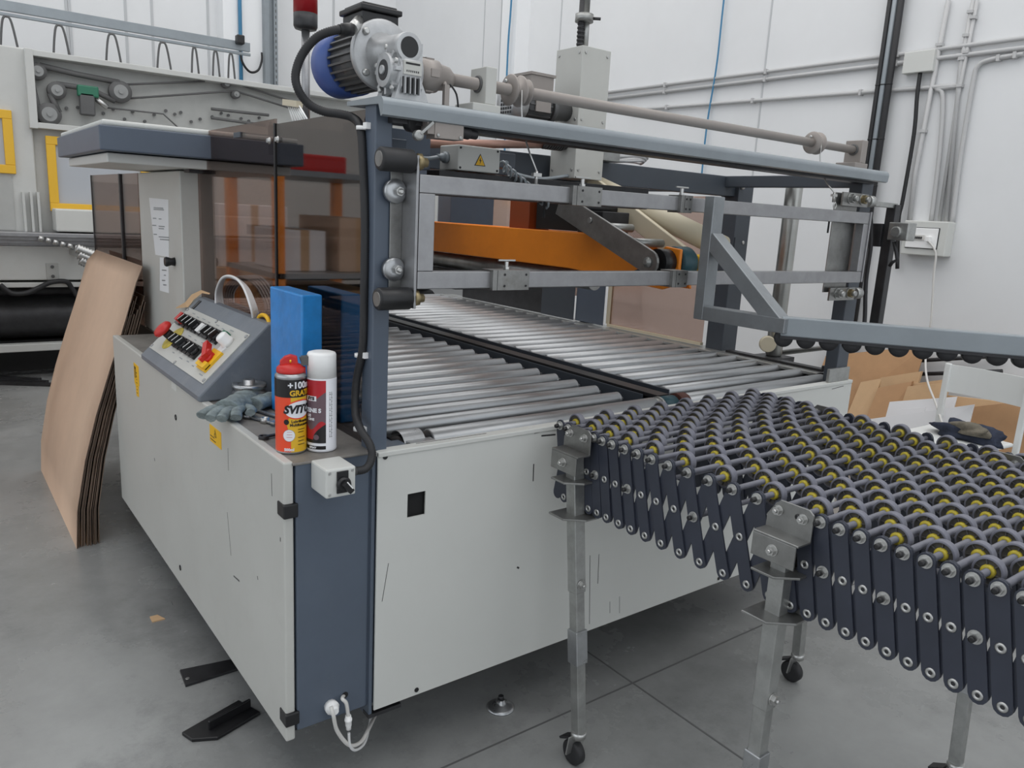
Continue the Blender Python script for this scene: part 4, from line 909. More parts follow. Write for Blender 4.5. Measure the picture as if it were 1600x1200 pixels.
MB().box((1.02, 1.66, 1.44), (1.75, 1.72, 1.50)).build('inner_channel', M['dmet'], mc, .002)
co = []
for k in range(80): t = k/8; an = t*2*PI; co.append((1.205+.016*t, 1.66+.012*math.cos(an), 1.525-.009*t+.012*math.sin(an)))
MB().tube(co, .0035, 6, sub=1).build('coiled_cable', M['rail'], mc)
mb = MB(); mb.box((1.30, 2.02, 1.545), (1.52, 2.09, 1.59)); mb.box((1.36, 2.0, 1.555), (1.42, 2.02, 1.60)); mb.build('valve_block', M['dblue'], mc, .003)
MB().tube([(1.25, 1.70, 1.535), (1.32, 1.8, 1.54), (1.45, 1.95, 1.53), (1.6, 2.0, 1.52), (1.74, 2.02, 1.54)], .006, 8).build('grey_hose', M['rail'], mc)
MB().box((1.88, 2.1, PZ), (2.05, 2.22, PZ+.03)).build('beam_bracket', M['galv'], mc, .002)
for k in range(3):
    co = [(2.18+math.cos(t*PI/8)*(.13+.01*k), 2.25+math.sin(t*PI/8)*.07, PZ+.02+.012*k+.006*math.sin(t+k)) for t in range(17)]
    MB().tube(co, .006, 6, sub=2).build('hose_coil', M['pipe'], mc)
# orange mast and tape head
om = MB(); om.prism([(1.80, 3.6, 1.233), (1.80, 2.05, 1.233), (1.80, 1.62, 1.205), (1.80, 1.56, 1.225), (1.80, 1.56, 1.33), (1.80, 1.62, 1.335), (1.80, 1.66, 1.305), (1.80, 1.86, 1.31), (1.80, 1.93, 1.357), (1.80, 3.6, 1.357)], (.012, 0, 0)); om.box((1.812, 1.95, 1.34), (1.93, 3.6, 1.352)); om.prism([(1.93, 3.6, 1.233), (1.93, 1.62, 1.205), (1.93, 1.66, 1.305), (1.93, 1.93, 1.357), (1.93, 3.6, 1.357)], (.012, 0, 0))
om.build('orange_mast', M['orange'], mc, .003)
mb = MB(); mb.box((1.82, 2.32, 1.35), (1.92, 2.44, 1.53)); mb.build('mast_upright', M['dorange'], mc, .003)
mb = MB(); mb.prism([(1.84, 2.30, 1.36), (1.84, 1.95, 1.36), (1.84, 2.12, 1.53), (1.84, 2.30, 1.53)], (.08, 0, 0)); mb.build('mast_gusset', M['dark'], mc)
mb = MB(); mb.cyl((1.86, 3.5, 1.195), (1.86, 1.98, 1.195), .032, n=24); mb.build('pressure_tube', M['galv'], mc)
MB().box((1.82, 2.8, 1.08), (1.92, 3.5, 1.16)).build('lower_carrier', M['dmet'], mc)
MB().box((2.10, 3.30, 1.22), (2.36, 3.42, 1.55)).build('mast_column', M['blue'], mc, .004)
ar = MB()
def armplate(x, t, pts): ar.prism([(x, y, z) for y, z in pts], (t, 0, 0))
A, B = V((0, 2.03, 1.452)), V((0, 1.605, 1.288)); dAB = (B-A).normalized(); nAB = V((0, -dAB.z, dAB.y))
pts = [A+nAB*.04, A-nAB*.035]
for k in range(9): an = -PI/2+PI*k/8; p = B+(dAB*math.cos(an)-nAB*(-math.sin(an))*1)*.036 if False else B+dAB*math.cos(an)*.036+nAB*math.sin(an)*.036; pts.append(p)
armplate(1.715, .010, [(p.y, p.z) for p in pts])
ar.build('tape_arm', M['raw'], mc, .002)
mb = MB(); mb.rev((1.715, B.y, B.z), (-1, 0, 0), [(0, .016), (.006, .015), (.008, .008), (.014, .007)], 20, 0); mb.rev((1.75, B.y, B.z), (1, 0, 0), [(0, .040), (.045, .040)], 24, 1)
mb.build('arm_pivot', [M['galv'], M['black']], mc)
c = A.lerp(B, .38); mb = MB(); mb.rev((1.715, c.y, c.z+.01), (-1, 0, 0), [(0, .010), (.006, .009)], 12, 0); mb.build('arm_bolt', M['galv'], mc)
for t_, xe in ((.55, 1.83), (.8, 1.86)): q = A.lerp(B, t_); MB().cyl((1.725, q.y, q.z+.020), (xe, q.y, q.z+.020), .013, n=14).build('spacer_rod', M['galv'], mc)
mb = MB(); mb.rev((1.816, 1.60, 1.285), (1, 0, 0), [(0, .03), (0, .05), (.004, .052), (.055, .052), (.058, .048)], 30, 0); mb.cyl((1.874, 1.60, 1.285), (1.892, 1.60, 1.285), .04, n=24, mi=1)
mb.build('tape_roller', [M['teal'], M['nut']], mc)
mb = MB(); A2, B2 = V((0, 2.1, 1.53)), V((0, 1.60, 1.285)); d2 = (B2-A2).normalized(); n2 = V((0, -d2.z, d2.y)); pl_ = [A2+n2*.03, A2-n2*.03]+[B2+d2*math.cos(-PI/2+PI*k/8)*.03+n2*math.sin(-PI/2+PI*k/8)*.03 for k in range(9)]
mb.prism([(1.90, p.y, p.z) for p in pl_], (.018, 0, 0)); mb.build('tape_plate', M['cream'], mc, .003)
mb = MB(); mb.rev((1.89, 1.585, 1.27), (1, 0, 0), [(0, .045), (.035, .045)], 28); mb.build('yellow_roller_guard', M['yel'], mc, .002)
mb = MB(); mb.cyl((1.95, 2.15, 1.535), (1.98, 1.55, 1.34), .035, n=24); mb.build('tape_core_tube', M['cream'], mc)
mb = MB(); mb.bar((1.80, 1.70, 1.26), (1.76, 1.76, 1.225), .012, .014); mb.cyl((1.80, 1.68, 1.275), (1.77, 1.68, 1.265), .010, n=10); mb.build('latch_knob', M['black'], mc)
mb = MB(); mb.box((1.76, 1.86, 1.36), (1.88, 1.98, 1.43)); mb.cyl((1.74, 1.95, 1.44), (1.90, 1.95, 1.44), .014, n=12); mb.build('tape_head', M['dmet'], mc, .003)
# side post with gearbox and hand crank, hung from the top arm
xq = 2.9; pq = aX(1397, 320, xq); yq = pq.y; zq = pq.z
sp_ = MB().box((xq-.018, yq-.018, 1.03), (xq+.018, yq+.018, zq)).build('crank_post', M['dmet'], mc, .002)
MB().bar((2.66, YC+.05, zq-.004), (xq+.01, yq, zq-.004), .02, .018).build('crank_arm', M['galv'], sp_, .002)
MB().box((xq-.03, yq+.016, zq-.155), (xq+.0, yq+.06, zq-.07)).build('crank_bracket', M['dmet'], sp_, .003)
c = aX(1408, 363, xq); mb = MB(); mb.box((xq-.03, c.y-.04, c.z-.03), (xq+.03, c.y+.035, c.z+.035)); mb.cyl((xq-.045, c.y, c.z+.0), (xq+.04, c.y, c.z), .02); mb.build('crank_gearbox', M['galv'], sp_, .004)
MB().tube([aX(1397, 378, xq-.02), aX(1400, 392, xq-.02), aX(1402, 406, xq-.02), aX(1394, 410, xq-.02), aX(1390, 416, xq-.02)], .007, 8, sub=1).build('hand_crank', M['dmet'], sp_)
MB().tube([aX(1360, 335, 2.85), aX(1361, 380, 2.85), aX(1353, 440, 2.85), aX(1351, 500, 2.85), aX(1346, 520, 2.83), (2.74, 1.53, 1.08)], .008, 8).build('side_cable', M['rub'], mc)
# vertical stainless tube by the right rail
mb = MB(); mb.rev((2.885, 1.93, .875), (0, 0, 1), [(0, .03), (.008, .034), (.70, .034), (.712, .030)], 32, 0); mb.rev((2.885, 1.93, 1.585), (0, 0, 1), [(0, .012), (.03, .012)], 12, 1); mb.build('vertical_side_roller', [M['tubest'], M['black']], mc)
MB().box((2.845, 1.89, 1.605), (2.93, 1.97, 1.613)).build('roller_plate', M['dmet'], mc)
MB().box((2.76, 1.91, 1.605), (2.86, 1.95, 1.613)).build('roller_plate_arm', M['dmet'], mc)
MB().box((2.83, 1.87, .855), (2.95, 1.99, .875)).build('roller_foot', M['dmet'], mc)
mb = MB(); mb.rev((2.83, 1.93, .93), V((-.7, -.7, 0)), [(0, .034), (.02, .034), (.022, .03)], 28); mb.build('round_cap', M['cream'], mc)
MB().box((2.78, 1.62, .868), (2.82, 2.10, .878)).build('rail_clip', M['dmet'], mc)
MB().cyl(aX(1222, 551, 3.0), aX(1345, 536, 3.0), .012, n=12).build('outer_tube', M['galv'], mc)
# beacon
bx, by = aX(478, 185, 1.0).x, 2.427
mb = MB(); mb.cyl((bx, by, 1.60), (bx, by, 1.925), .0125, n=18); mb.build('beacon_pole', M['alu'], mc)
mb = MB(); mb.rev((bx, by, 1.918), (0, 0, 1), [(0, .018), (.004, .032), (.012, .036), (.048, .036)], 28); mb.build('beacon_base', M['dmet'], mc)
mb = MB(); mb.rev((bx, by, 1.966), (0, 0, 1), [(0, .036), (.09, .036), (.10, .030), (.105, 0)], 28); mb.build('beacon_lens', M['lred'], mc)
MB().box((.785, by-.03, 1.585), (bx+.03, by+.03, 1.60)).build('beacon_bracket', M['dblue'], mc)
# white ribbon wires behind the guard
c0 = aX(455, 160, .95); mb = MB()
mb.bar(aX(446, 160, .95), aX(468, 163, .95), .02, .018, mi=1)
for k in range(7): a = aX(450+k*2.7, 163, .95); b = aX(458+k*4, 190, .95); mb.cyl(a, b, .0028, n=6)
mb.build('pneumatic_tubes', [M['wht'], M['cream']], mc)
# foam block on rear
MB().box((.84, 2.5, 1.3), (1.5, 2.52, 1.33)).build('inner_rail', M['dblue'], mc)
# ---------------------------------------------------------------- skate wheel conveyor
TY = [1.440,1.408,1.377,1.346,1.315,1.284,1.251,1.209,1.169,1.124,1.075,1.021,.965,.904,.845,.792,.746,.709,.671,.632,.594,.556,.519,.482,.446,.409,.373,.336,.299,.263,.226,.190,.153,.116,.080,.043,.006]
XA, XB = 1.275, 2.085; ZT, ZM, ZL = .885, .795, .703
cv = thing('skate_wheel_conveyor', (1.68, .7, 0), 'flexible grey skate wheel conveyor on telescopic legs in the right foreground', 'conveyor')
def put(o, loc): o.location = V(loc)-WL(cv)
# wheels
def wheel_mb(mb, c=V((0, 0, 0)), n=24):
    mb.rev(c+V((-.008, 0, 0)), (1, 0, 0), [(0, .0205), (0, .0236), (.0015, .0245), (.0145, .0245), (.016, .0236), (.016, .0205)], n, 0, cap=False)
    mb.rev(c+V((-.007, 0, 0)), (1, 0, 0), [(0, .0205), (.005, .0200), (.005, .011)], n, 1, cap=False)
    mb.rev(c+V((.007, 0, 0)), (-1, 0, 0), [(0, .0205), (.005, .0200), (.005, .011)], n, 1, cap=False)
    return mb
def spokes(mb, c=V((0, 0, 0))):
    for k in range(6):
        an = PI*k/3; d = V((0, math.cos(an), math.sin(an))); mb.obox(c-V((.003, 0, 0))+d*.0155, d, d.cross(V((1, 0, 0))), (1, 0, 0), (.005, .0009, .0025), 1)
def hub_mb(mb, c=V((0, 0, 0)), mi=0): mb.rev(c+V((-.0095, 0, 0)), (1, 0, 0), [(0, .0065), (0, .0095), (.0025, .0115), (.0165, .0115), (.019, .0095), (.019, .0065)], 16, mi, cap=False)
pos = []
for i, y in enumerate(TY):
    for k in range(8 if i % 2 == 0 else 7): pos.append((XA+.052+(0 if i % 2 == 0 else .053)+.106*k, y))
vis = []
for (x, y) in pos:
    q = V((x, y, ZT))-EYE; dz = q.dot(fw); px = 800+FPX*q.dot(rt)/dz
    vis.append((dz if px < 1625 else 99+dz, x, y))
vis.sort()
mb = MB(); wheel_mb(mb); spokes(mb); W0 = mb.build('wheel', [M['wheel'], M['web']], cv, loc=(0, 0, 0))
mb = MB(); hub_mb(mb); H0 = mb.build('hub', M['hub'], W0, loc=(0, 0, 0)); H0.location = (0, 0, 0)
first = True
rest = MB()
for j, (d_, x, y) in enumerate(vis):
    rx = R.uniform(0, 1)
    if j < 100:
        if first: o = W0; first = False
        else:
            o = W0.copy(); COL.objects.link(o); h = H0.copy(); COL.objects.link(h); h.parent = o; h.location = (0, 0, 0)
        put(o, (x, y, ZT)); o.rotation_euler.x = rx
    else:
        c = V((x, y, ZT)); wheel_mb(rest, c, 20); hub_mb(rest, c, 2)
rest.build('wheel', [M['wheel'], M['web'], M['hub']], cv, kind='stuff', loc=(1.68, .7, 0))
# axles
mb = MB(); mb.cyl((-.012, 0, 0), (XB-XA+.012, 0, 0), .0042, n=12, mi=0); mb.cyl((.004, 0, 0), (XB-XA-.004, 0, 0), .0062, n=12, mi=1)
for x, s_ in ((0, -1), (XB-XA, 1)):
    mb.rev((x+s_*.006, 0, 0), (s_, 0, 0), [(0, .0115), (.002, .0115)], 18, 0); mb.rev((x+s_*.008, 0, 0), (s_, 0, 0), [(0, .0085), (.007, .0085)], 6, 0, False); mb.rev((x+s_*.015, 0, 0), (s_, 0, 0), [(0, .0055), (.007, .0052), (.008, .003)], 10, 2)
ax = mb.build('axle', [M['nut'], M['axle'], M['black']], cv, loc=(0, 0, 0))
put(ax, (XA, TY[0], ZT))
for y in TY[1:]:
    o = ax.copy(); COL.objects.link(o); put(o, (XA, y, ZT))
for i in (4, 7, 11, 17, 20, 24, 28, 32):   # bracing axles through the crossings
    o = ax.copy(); COL.objects.link(o); put(o, (XA, (TY[i]+TY[i+1])/2, ZM))
# scissor links
def link_mesh(mb, ya, za, yb, zb, x, t=.004, wd=.0149, eye=True, sgn=-1):
    a, b = V((x, ya, za)), V((x, yb, zb)); d = (b-a).normalized(); s_ = V((0, -d.z, d.y)); poly = []
    for c, dr_, k0 in ((a, -1, 0), (b, 1, 0)):
        for k in range(7): an = PI*k/6; poly.append(c+(s_*math.cos(an)*(-dr_)*1 + d*dr_*math.sin(an))*wd)
    mb.prism(poly, (t, 0, 0), 0)
    xo = x if sgn < 0 else x+t
    if eye:
        for c in ((a if a.z < b.z else b), (a+b)/2):
            q = V((xo, c.y, c.z)); mb.rev(q, (sgn, 0, 0), [(0, .0085), (.0012, .0085), (.002, .0065), (.002, .0045), (.0004, .0035)], 18, 1, cap=False); mb.rev(q, (sgn, 0, 0), [(0, .0045), (.0005, .0045)], 12, 2)
ml = [M['link'], M['nut'], M['dmet']]
near, restl = [], MB()
for i in range(len(TY)-1):
    mb = MB(); link_mesh(mb, TY[i], ZT, TY[i+1], ZL, XA-.006); mb.build('scissor_link', ml, cv)
    mb = MB(); link_mesh(mb, TY[i], ZL, TY[i+1], ZT, XA-.001, eye=False); mb.build('scissor_link', ml, cv)
    if i >= 18:
        link_mesh(restl, TY[i], ZT, TY[i+1], ZL, XB+.002, sgn=1); link_mesh(restl, TY[i], ZL, TY[i+1], ZT, XB-.003, eye=False)
    elif len(near) < 32:
        near.append(1); mb = MB(); link_mesh(mb, TY[i], ZT, TY[i+1], ZL, XB+.002, sgn=1); mb.build('scissor_link', ml, cv)
        near.append(1); mb = MB(); link_mesh(mb, TY[i], ZL, TY[i+1], ZT, XB-.003, eye=False); mb.build('scissor_link', ml, cv)
    else: link_mesh(restl, TY[i], ZT, TY[i+1], ZL, XB+.002, sgn=1); link_mesh(restl, TY[i], ZL, TY[i+1], ZT, XB-.003, eye=False)
    if 0 < i:
        xm = 1.68; link_mesh(restl, TY[i], ZT-.03, TY[i+1], ZL, xm-.004, eye=False); link_mesh(restl, TY[i], ZL, TY[i+1], ZT-.03, xm, eye=False)
restl.build('scissor_link', ml, cv, kind='stuff')
# support legs
def leg(x, y, side, xb=None, yb=None):
    xb = x if xb is None else xb; yb = y if yb is None else yb
    def at(z): t = 1-z/.8; return V((x+(xb-x)*t, y+(yb-y)*t, z))
    w_ = .033
    L = MB().bar(at(.48), at(.83), w_, w_, (0, 1, 0)).build('support_leg', M['galv'], cv, .002)
    MB().bar(at(.10), at(.49), w_*.86, w_*.86, (0, 1, 0)).build('inner_tube', M['galv'], L, .002)
    MB().bar(at(.29), at(.38), w_+.004, w_+.004, (0, 1, 0)).build('sleeve', M['steel'], L, .002)
    p = at(.77); MB().prism([(p.x-.05, p.y-.015, p.z), (p.x-.01, p.y-.045, p.z), (p.x+.03, p.y-.045, p.z), (p.x+.03, p.y+.035, p.z), (p.x-.05, p.y+.035, p.z)], (0, 0, .005)).build('upper_stop_plate', M['raw'], L, .001)
    p = at(.68); MB().prism([(p.x-.055, p.y-.015, p.z), (p.x-.01, p.y-.050, p.z), (p.x+.035, p.y-.050, p.z), (p.x+.035, p.y+.040, p.z), (p.x-.055, p.y+.040, p.z)], (0, 0, .005)).build('lower_stop_plate', M['raw'], L, .001)
    MB().box((p.x+.026, p.y-.048, .685), (p.x+.030, p.y+.03, .84)).build('side_plate', M['raw'], L, .001)
    p = at(.8); xo, yo = p.x, p.y
    t = MB(); t.box((xo-.040, yo-.046, .796), (xo-.036, yo+.046, .842)); t.box((xo-.040, yo-.050, .842), (xo+.002, yo+.046, .846))
    t.prism([(xo+.002, yo-.050, .842), (xo+.002, yo+.046, .842), (xo+.002, yo+.046, .87), (xo+.002, yo+.03, .895), (xo+.002, yo+.02, .905), (xo+.002, yo-.040, .905), (xo+.002, yo-.050, .897)], (-.004, 0, 0))
    t.build('top_bracket', M['raw'], L, .001)
    def bolt(c, d, r=.010): q = MB(); q.rev(c, d, [(0, r*1.25), (.002, r*1.25)], 16); q.hexn(V(c)+V(d)*.002, d, r, .008); q.rev(V(c)+V(d)*.01, d, [(0, r*.5), (.006, r*.42)], 8); q.build('bolt', M['nut'], L)
    bolt(V((xo-.040, yo, .820)), V((-1, 0, 0)), .009)
    for dy in (-.030, .022): bolt(V((xo-.002, yo+dy, .884)), V((-1, 0, 0)), .008)
    q = at(.505); bolt(q+V((0, -w_/2, 0)), V((0, -1, 0)), .010); bolt(V((xo+.030, yo-.03, .71)), V((0, -1, 0)), .009)
    p = at(.1); xo, y2 = p.x, p.y
    fz = MB(); fz.rev((xo, y2, .085), (0, 0, 1), [(0, .020), (.018, .020)], 18, 0)
    for dx in (-.014, .014): fz.bar((xo+dx, y2+.004, .09), (xo+dx, y2+.012, .035), .004, .03, (1, 0, 0), 0)
    fz.rev((xo-.012, y2+.012, .034), (1, 0, 0), [(0, .016), (0, .03), (.003, .034), (.021, .034), (.024, .03), (.024, .016)], 26, 1); fz.bar((xo, y2+.02, .075), (xo, y2+.055, .055), .03, .006, mi=1)
    fz.build('caster', [M['nut'], M['rub']], L)
leg(1.252, 1.355, -1, 1.266, 1.27); leg(1.258, .765, -1); leg(2.075, 1.20, 1, 2.11, 1.185); leg(2.05, .71, 1, 1.99, .655); leg(1.258, .1, -1); leg(2.075, .1, 1)

# ---------------------------------------------------------------- things on the shelf
def can(c, r, h, name, label, build):
    t = thing(name, c, label, 'spray can'); build(t, V(c), r, h); return t
def wrap(mb, c, r, txt, ang, z, size, mi, **k):
    vs, fs = text_mesh(txt, size, **k)
    P = []
    for p in vs:
        an = ang+p.x/r; rr = r+.0004+p.z
        P.append(c+V((math.cos(an)*rr, math.sin(an)*rr, z+p.y)))
    mb.add(P, fs, False, mi)
def patch(mb, c, r, a0, a1, z0, z1, mi, n=24, off=.0002, zf0=None, zf1=None):
    vs, fs = [], []
    for k in range(n+1):
        t = k/n; an = a0+(a1-a0)*t; zz0 = z0 if zf0 is None else zf0(t); zz1 = z1 if zf1 is None else zf1(t)
        for z in (zz0, zz1): vs.append(c+V((math.cos(an)*(r+off), math.sin(an)*(r+off), z)))
    for k in range(n): fs.append((2*k, 2*k+2, 2*k+3, 2*k+1))
    mb.add(vs, fs, True, mi)
def ellipse(mb, c, r, ang, z, wa, hz, mi, off, n=28, rot=0):
    P = [];
    cen = []
    rings = 5; vs = [c+V((math.cos(ang)*(r+off), math.sin(ang)*(r+off), z))]
    for q in range(1, rings+1):
        for k in range(n):
            t = 2*PI*k/n; x = wa*math.cos(t)*q/rings; y = hz*math.sin(t)*q/rings; x, y = x*math.cos(rot)-y*math.sin(rot), x*math.sin(rot)+y*math.cos(rot); an = ang+x/r; vs.append(c+V((math.cos(an)*(r+off), math.sin(an)*(r+off), z+y)))
    fs = [(0, 1+k, 1+(k+1) % n) for k in range(n)]
    for q in range(rings-1): fs += [(1+q*n+k, 1+(q+1)*n+k, 1+(q+1)*n+(k+1) % n, 1+q*n+(k+1) % n) for k in range(n)]
    mb.add(vs, fs, True, mi)
c1 = (.620, 1.594, ZS); fa = math.atan2(-1.594, -.620)
def can1(t, c, r, h):
    b = MB(); b.rev(c, (0, 0, 1), [(0, r*.85), (.002, r), (.006, r*1.02), (.008, r), (.168, r), (.170, r*1.02), (.173, r*1.01), (.180, r*.80), (.182, r*.6)], 48, 0)
    b.build('can_body', M['steel'], t)
    l = MB(); R0 = r+.0003
    patch(l, c, R0, fa-2.9, fa+2.9, .006, .128, 0, 48)
    # yellow field with slanted border
    patch(l, c, R0, fa+.0, fa+2.9, .006, .128, 1, 40, .0005, zf0=lambda q: .006)
    n_ = 16; vs = []; fs = []
    for k in range(n_+1):
        z = .006+.122*k/n_; q = k/n_; a_s = fa+(.15-.45*min(1, q*2.0) if q < .5 else -.30+.35*min(1, (q-.5)*2.2)); vs += [c+V((math.cos(a_s)*(R0+.0006), math.sin(a_s)*(R0+.0006), z)), c+V((math.cos(fa+.45)*(R0+.0006), math.sin(fa+.45)*(R0+.0006), z))]
    # fan of strips between border and the yellow field
    m_ = 6; vs = []; fs = []
    for k in range(n_+1):
        z = .006+.122*k/n_; q = k/n_; a_s = fa+(.20-.45*min(1, q*2.0) if q < .5 else -.25+.42*min(1, (q-.5)*2.2))
        for j in range(m_+1): an = a_s+(fa+.46-a_s)*j/m_; vs.append(c+V((math.cos(an)*(R0+.0006), math.sin(an)*(R0+.0006), z)))
    for k in range(n_):
        for j in range(m_): fs.append((k*(m_+1)+j, k*(m_+1)+j+1, (k+1)*(m_+1)+j+1, (k+1)*(m_+1)+j))
    l.add(vs, fs, True, 1)
    patch(l, c, R0, fa-2.9, fa+2.9, .128, .166, 2, 48, .0008)
    ellipse(l, c, R0, fa+.62, .101, .037, .0215, 0, .0010, rot=.1)
    ellipse(l, c, R0, fa+.62, .101, .033, .0185, 3, .0014, rot=.1)
    ellipse(l, c, R0, fa-.12, .044, .0125, .0135, 4, .0012)
    ellipse(l, c, R0, fa-.12, .044, .0118, .0128, 3, .0015)
    ellipse(l, c, R0, fa-.28, .074, .0055, .006, 2, .0012)
    l.build('label', [M['can_r'], M['can_y'], M['can_k'], M['can_w'], M['rail']], t)
    w_ = MB()
    wrap(w_, c, R0+.0012, '+100ml', fa+.72, .154, .020, 0, bold=.0006)
    wrap(w_, c, R0+.0012, 'GRATIS', fa+.74, .137, .0165, 1, bold=.0006)
    wrap(w_, c, R0+.0018, 'SVITOL', fa+.66, .101, .024, 2, shear=.25, bold=.0011)
    wrap(w_, c, R0+.0010, 'Lubrificante', fa+.62, .075, .0085, 2, bold=.0002); wrap(w_, c, R0+.0010, 'Multifunzione', fa+.62, .067, .0085, 2, bold=.0002)
    wrap(w_, c, R0+.0010, '500ml', fa-.12, .012, .0085, 0, bold=.0004)
    for k, z in enumerate((.056, .050, .038, .030, .022)): patch(w_, c, R0, fa+.45, fa+1.0-.1*(k % 2), z, z+.0014, 2, 8, .0012)
    for k in range(3): patch(w_, c, R0, fa-.28+.02*k, fa+.08, .040+.006*k, .0407+.006*k, 3, 6, .0018)
    w_.build('lettering', [M['can_w'], M['can_y'], M['can_k'], M['can_red']], t)
    k = MB(); k.rev(c+V((0, 0, .178)), (0, 0, 1), [(0, r*.93), (.010, r*.90), (.016, r*.7), (.020, r*.45)], 32); fd = V((math.cos(fa), math.sin(fa), 0)); sd_ = V((-fd.y, fd.x, 0))
    k.prism([c+V((0, 0, .19))-sd_*.022+fd*.010, c+V((0, 0, .195))+sd_*.016+fd*.010, c+V((0, 0, .212))+sd_*.014+fd*.010, c+V((0, 0, .216))+sd_*.0+fd*.010, c+V((0, 0, .212))-sd_*.012+fd*.010, c+V((0, 0, .202))-sd_*.022+fd*.010], -fd*.020)
    k.build('spray_head', M['red'], t, .002)
    k = MB(); k.obox(c+sd_*.030+V((0, 0, .203)), sd_, fd, (0, 0, 1), (.008, .006, .010)); k.cyl(c+sd_*.020+V((0, 0, .205)), c+sd_*.036+V((0, 0, .210)), .006, n=10); k.cyl(c+sd_*.030+V((0, 0, .19)), c+sd_*.034+V((0, 0, .10)), .0014, n=6, mi=1)
    k.cyl(c+fd*.006+V((0, 0, .198)), c+fd*.016+V((0, 0, .206)), .002, n=6, mi=2)
    k.build('straw_holder', [M['motor'], M['red'], M['yel']], t)
can(c1, .0325, .22, 'spray_can', 'orange, yellow and black lubricant spray can with a red nozzle, on the machine shelf', can1)
c2 = (.684, 1.577, ZS)
def can2(t, c, r, h):
    b = MB(); b.rev(c, (0, 0, 1), [(0, r*.85), (.002, r), (.006, r*1.02), (.008, r), (.164, r), (.167, r*.97)], 48, 0); b.build('can_body', M['can_w'], t)
    k = MB(); k.rev(c+V((0, 0, .166)), (0, 0, 1), [(0, r*.985), (.050, r*.96), (.054, r*.90), (.056, r*.7), (.055, 0)], 40); k.build('cap', M['wht'], t)
    l = MB(); f2 = math.atan2(-1.577, -.684); R0 = r+.0003; a0, a1 = f2-1.9, f2+.28
    patch(l, c, R0, a0, a1, .028, .163, 0, 30)
    patch(l, c, R0, a0, a1, .060, .125, 1, 30, .0004, zf0=lambda q: .062+.010*math.sin(q*9), zf1=lambda q: .128+.012*math.sin(q*5+2.2))
    patch(l, c, R0, a0, a1, .0225, .05, 2, 30, .0007, zf1=lambda q: .03+.036*max(0, (q-.6)/.4)**.5 if q > .6 else .03)
    patch(l, c, R0, a0, a1, .008, .016, 2, 30, .0004)
    patch(l, c, R0, f2-1.15, f2-.34, .117, .128, 3, 12, .0010)
    ellipse(l, c, R0, f2-.35, .036, .006, .006, 1, .0012)
    l.build('label', [M['can_red'], M['can_g'], M['can_k'], M['can_w']], t)
    w_ = MB(); wrap(w_, c, R0+.0012, 'SYS', f2-.72, .1225, .0095, 1, bold=.0006, spacing=1.2)
    wrap(w_, c, R0+.0012, 'UTENE S', f2-.74, .096, .0125, 0, bold=.0006); wrap(w_, c, R0+.0012, 'US', f2-.86, .084, .0085, 0, bold=.0003); wrap(w_, c, R0+.0012, 'GINE', f2-.72, .076, .0075, 0, bold=.0003)
    wrap(w_, c, R0+.0008, 'SPRAY', f2-.60, .012, .006, 0, bold=.0003)
    for k in range(26): patch(w_, c, R0, f2+.52, f2+.60-.03*(k % 3), .035+k*.004, .037+k*.004, 2, 2, .0004); patch(w_, c, R0, f2+.66, f2+.74-.03*(k % 2), .035+k*.004, .037+k*.004, 2, 2, .0004)
    w_.build('lettering', [M['can_w'], M['can_k'], M['motor']], t)
can(c2, .0325, .225, 'spray_can', 'white spray can with red and black label, right of the orange can', can2)
# blue wrapped box
bbx = .708; n1 = aX(472, 640, bbx); f1 = aX(424, 640, bbx); tn = aX(472, 457, bbx); w_b = .052
mb = MB(); mb.prism([(bbx, n1.y, ZS+.001), (bbx+w_b, n1.y, ZS+.001), (bbx+w_b, f1.y-.0, ZS+.001), (bbx, f1.y, ZS+.001)], (0, 0, 1.192-ZS))
tb_ = mb.build('blue_box', M['binder'], None, .004, label='upright box wrapped in shiny blue plastic film, leaning at the smoked guard', cat='box')
# pulley with two grooves
pc = V((.690, 2.075, ZS+.001)); mb = MB(); mb.rev(pc, (0, 0, 1), [(0, .035), (0, .046), (.008, .046), (.014, .038), (.020, .046), (.026, .046), (.032, .038), (.038, .046), (.046, .046), (.048, .042), (.048, .030), (.045, .030), (.045, .016), (.058, .016), (.058, .008)], 36)
tg(mb.build('steel_pulley', M['steel']), 'shiny two-groove steel pulley standing on the shelf beside the console', 'pulley')
# gloves
def glove(c, ang, label, s_=1, seed=1):
    rr = random.Random(seed); me = MB(); c = V(c); d = V((math.cos(ang), math.sin(ang), 0)); n_ = V((-d.y, d.x, 0))
    me.tube([c-d*.06*s_, c, c+d*.045*s_], .031*s_, 12, sub=4); 
    for k, (o, L, b) in enumerate(((-.022, .055, -.2), (-.007, .068, .0), (.009, .064, .1), (.022, .05, .35))):
        p = c+d*.04*s_+n_*o*s_; q = d*math.cos(b)+n_*math.sin(b); me.tube([p-d*.02*s_, p+q*L*.5*s_+V((0, 0, .006)), p+q*L*s_-V((0, 0, .004))], .0125*s_, 8, sub=4)
    me.tube([c+n_*.018*s_, c+n_*.045*s_+d*.02*s_, c+n_*.055*s_+d*.05*s_], .011*s_, 8, sub=4)
    for v in me.v:
        v.z = ZS+.006+max(0, (v.z-c.z)*.75+.014)
        v.x += rr.uniform(-.0016, .0016); v.z += rr.uniform(-.001, .0012)
    for v in me.v: v.z = max(v.z, ZS+.001)
    return tg(me.build('work_glove', M['glove']), label, 'glove')
g_ = aZ(365, 640, ZS+.01); glove((g_.x+.005, g_.y, ZS+.02), -2.3, 'crumpled grey work glove hanging at the shelf edge in front of the pulley', 1.15, 2)
g_ = aZ(415, 632, ZS+.01); glove((g_.x, g_.y, ZS+.02), .6, 'second grey work glove tucked behind the first, next to the blue box', .8, 4)
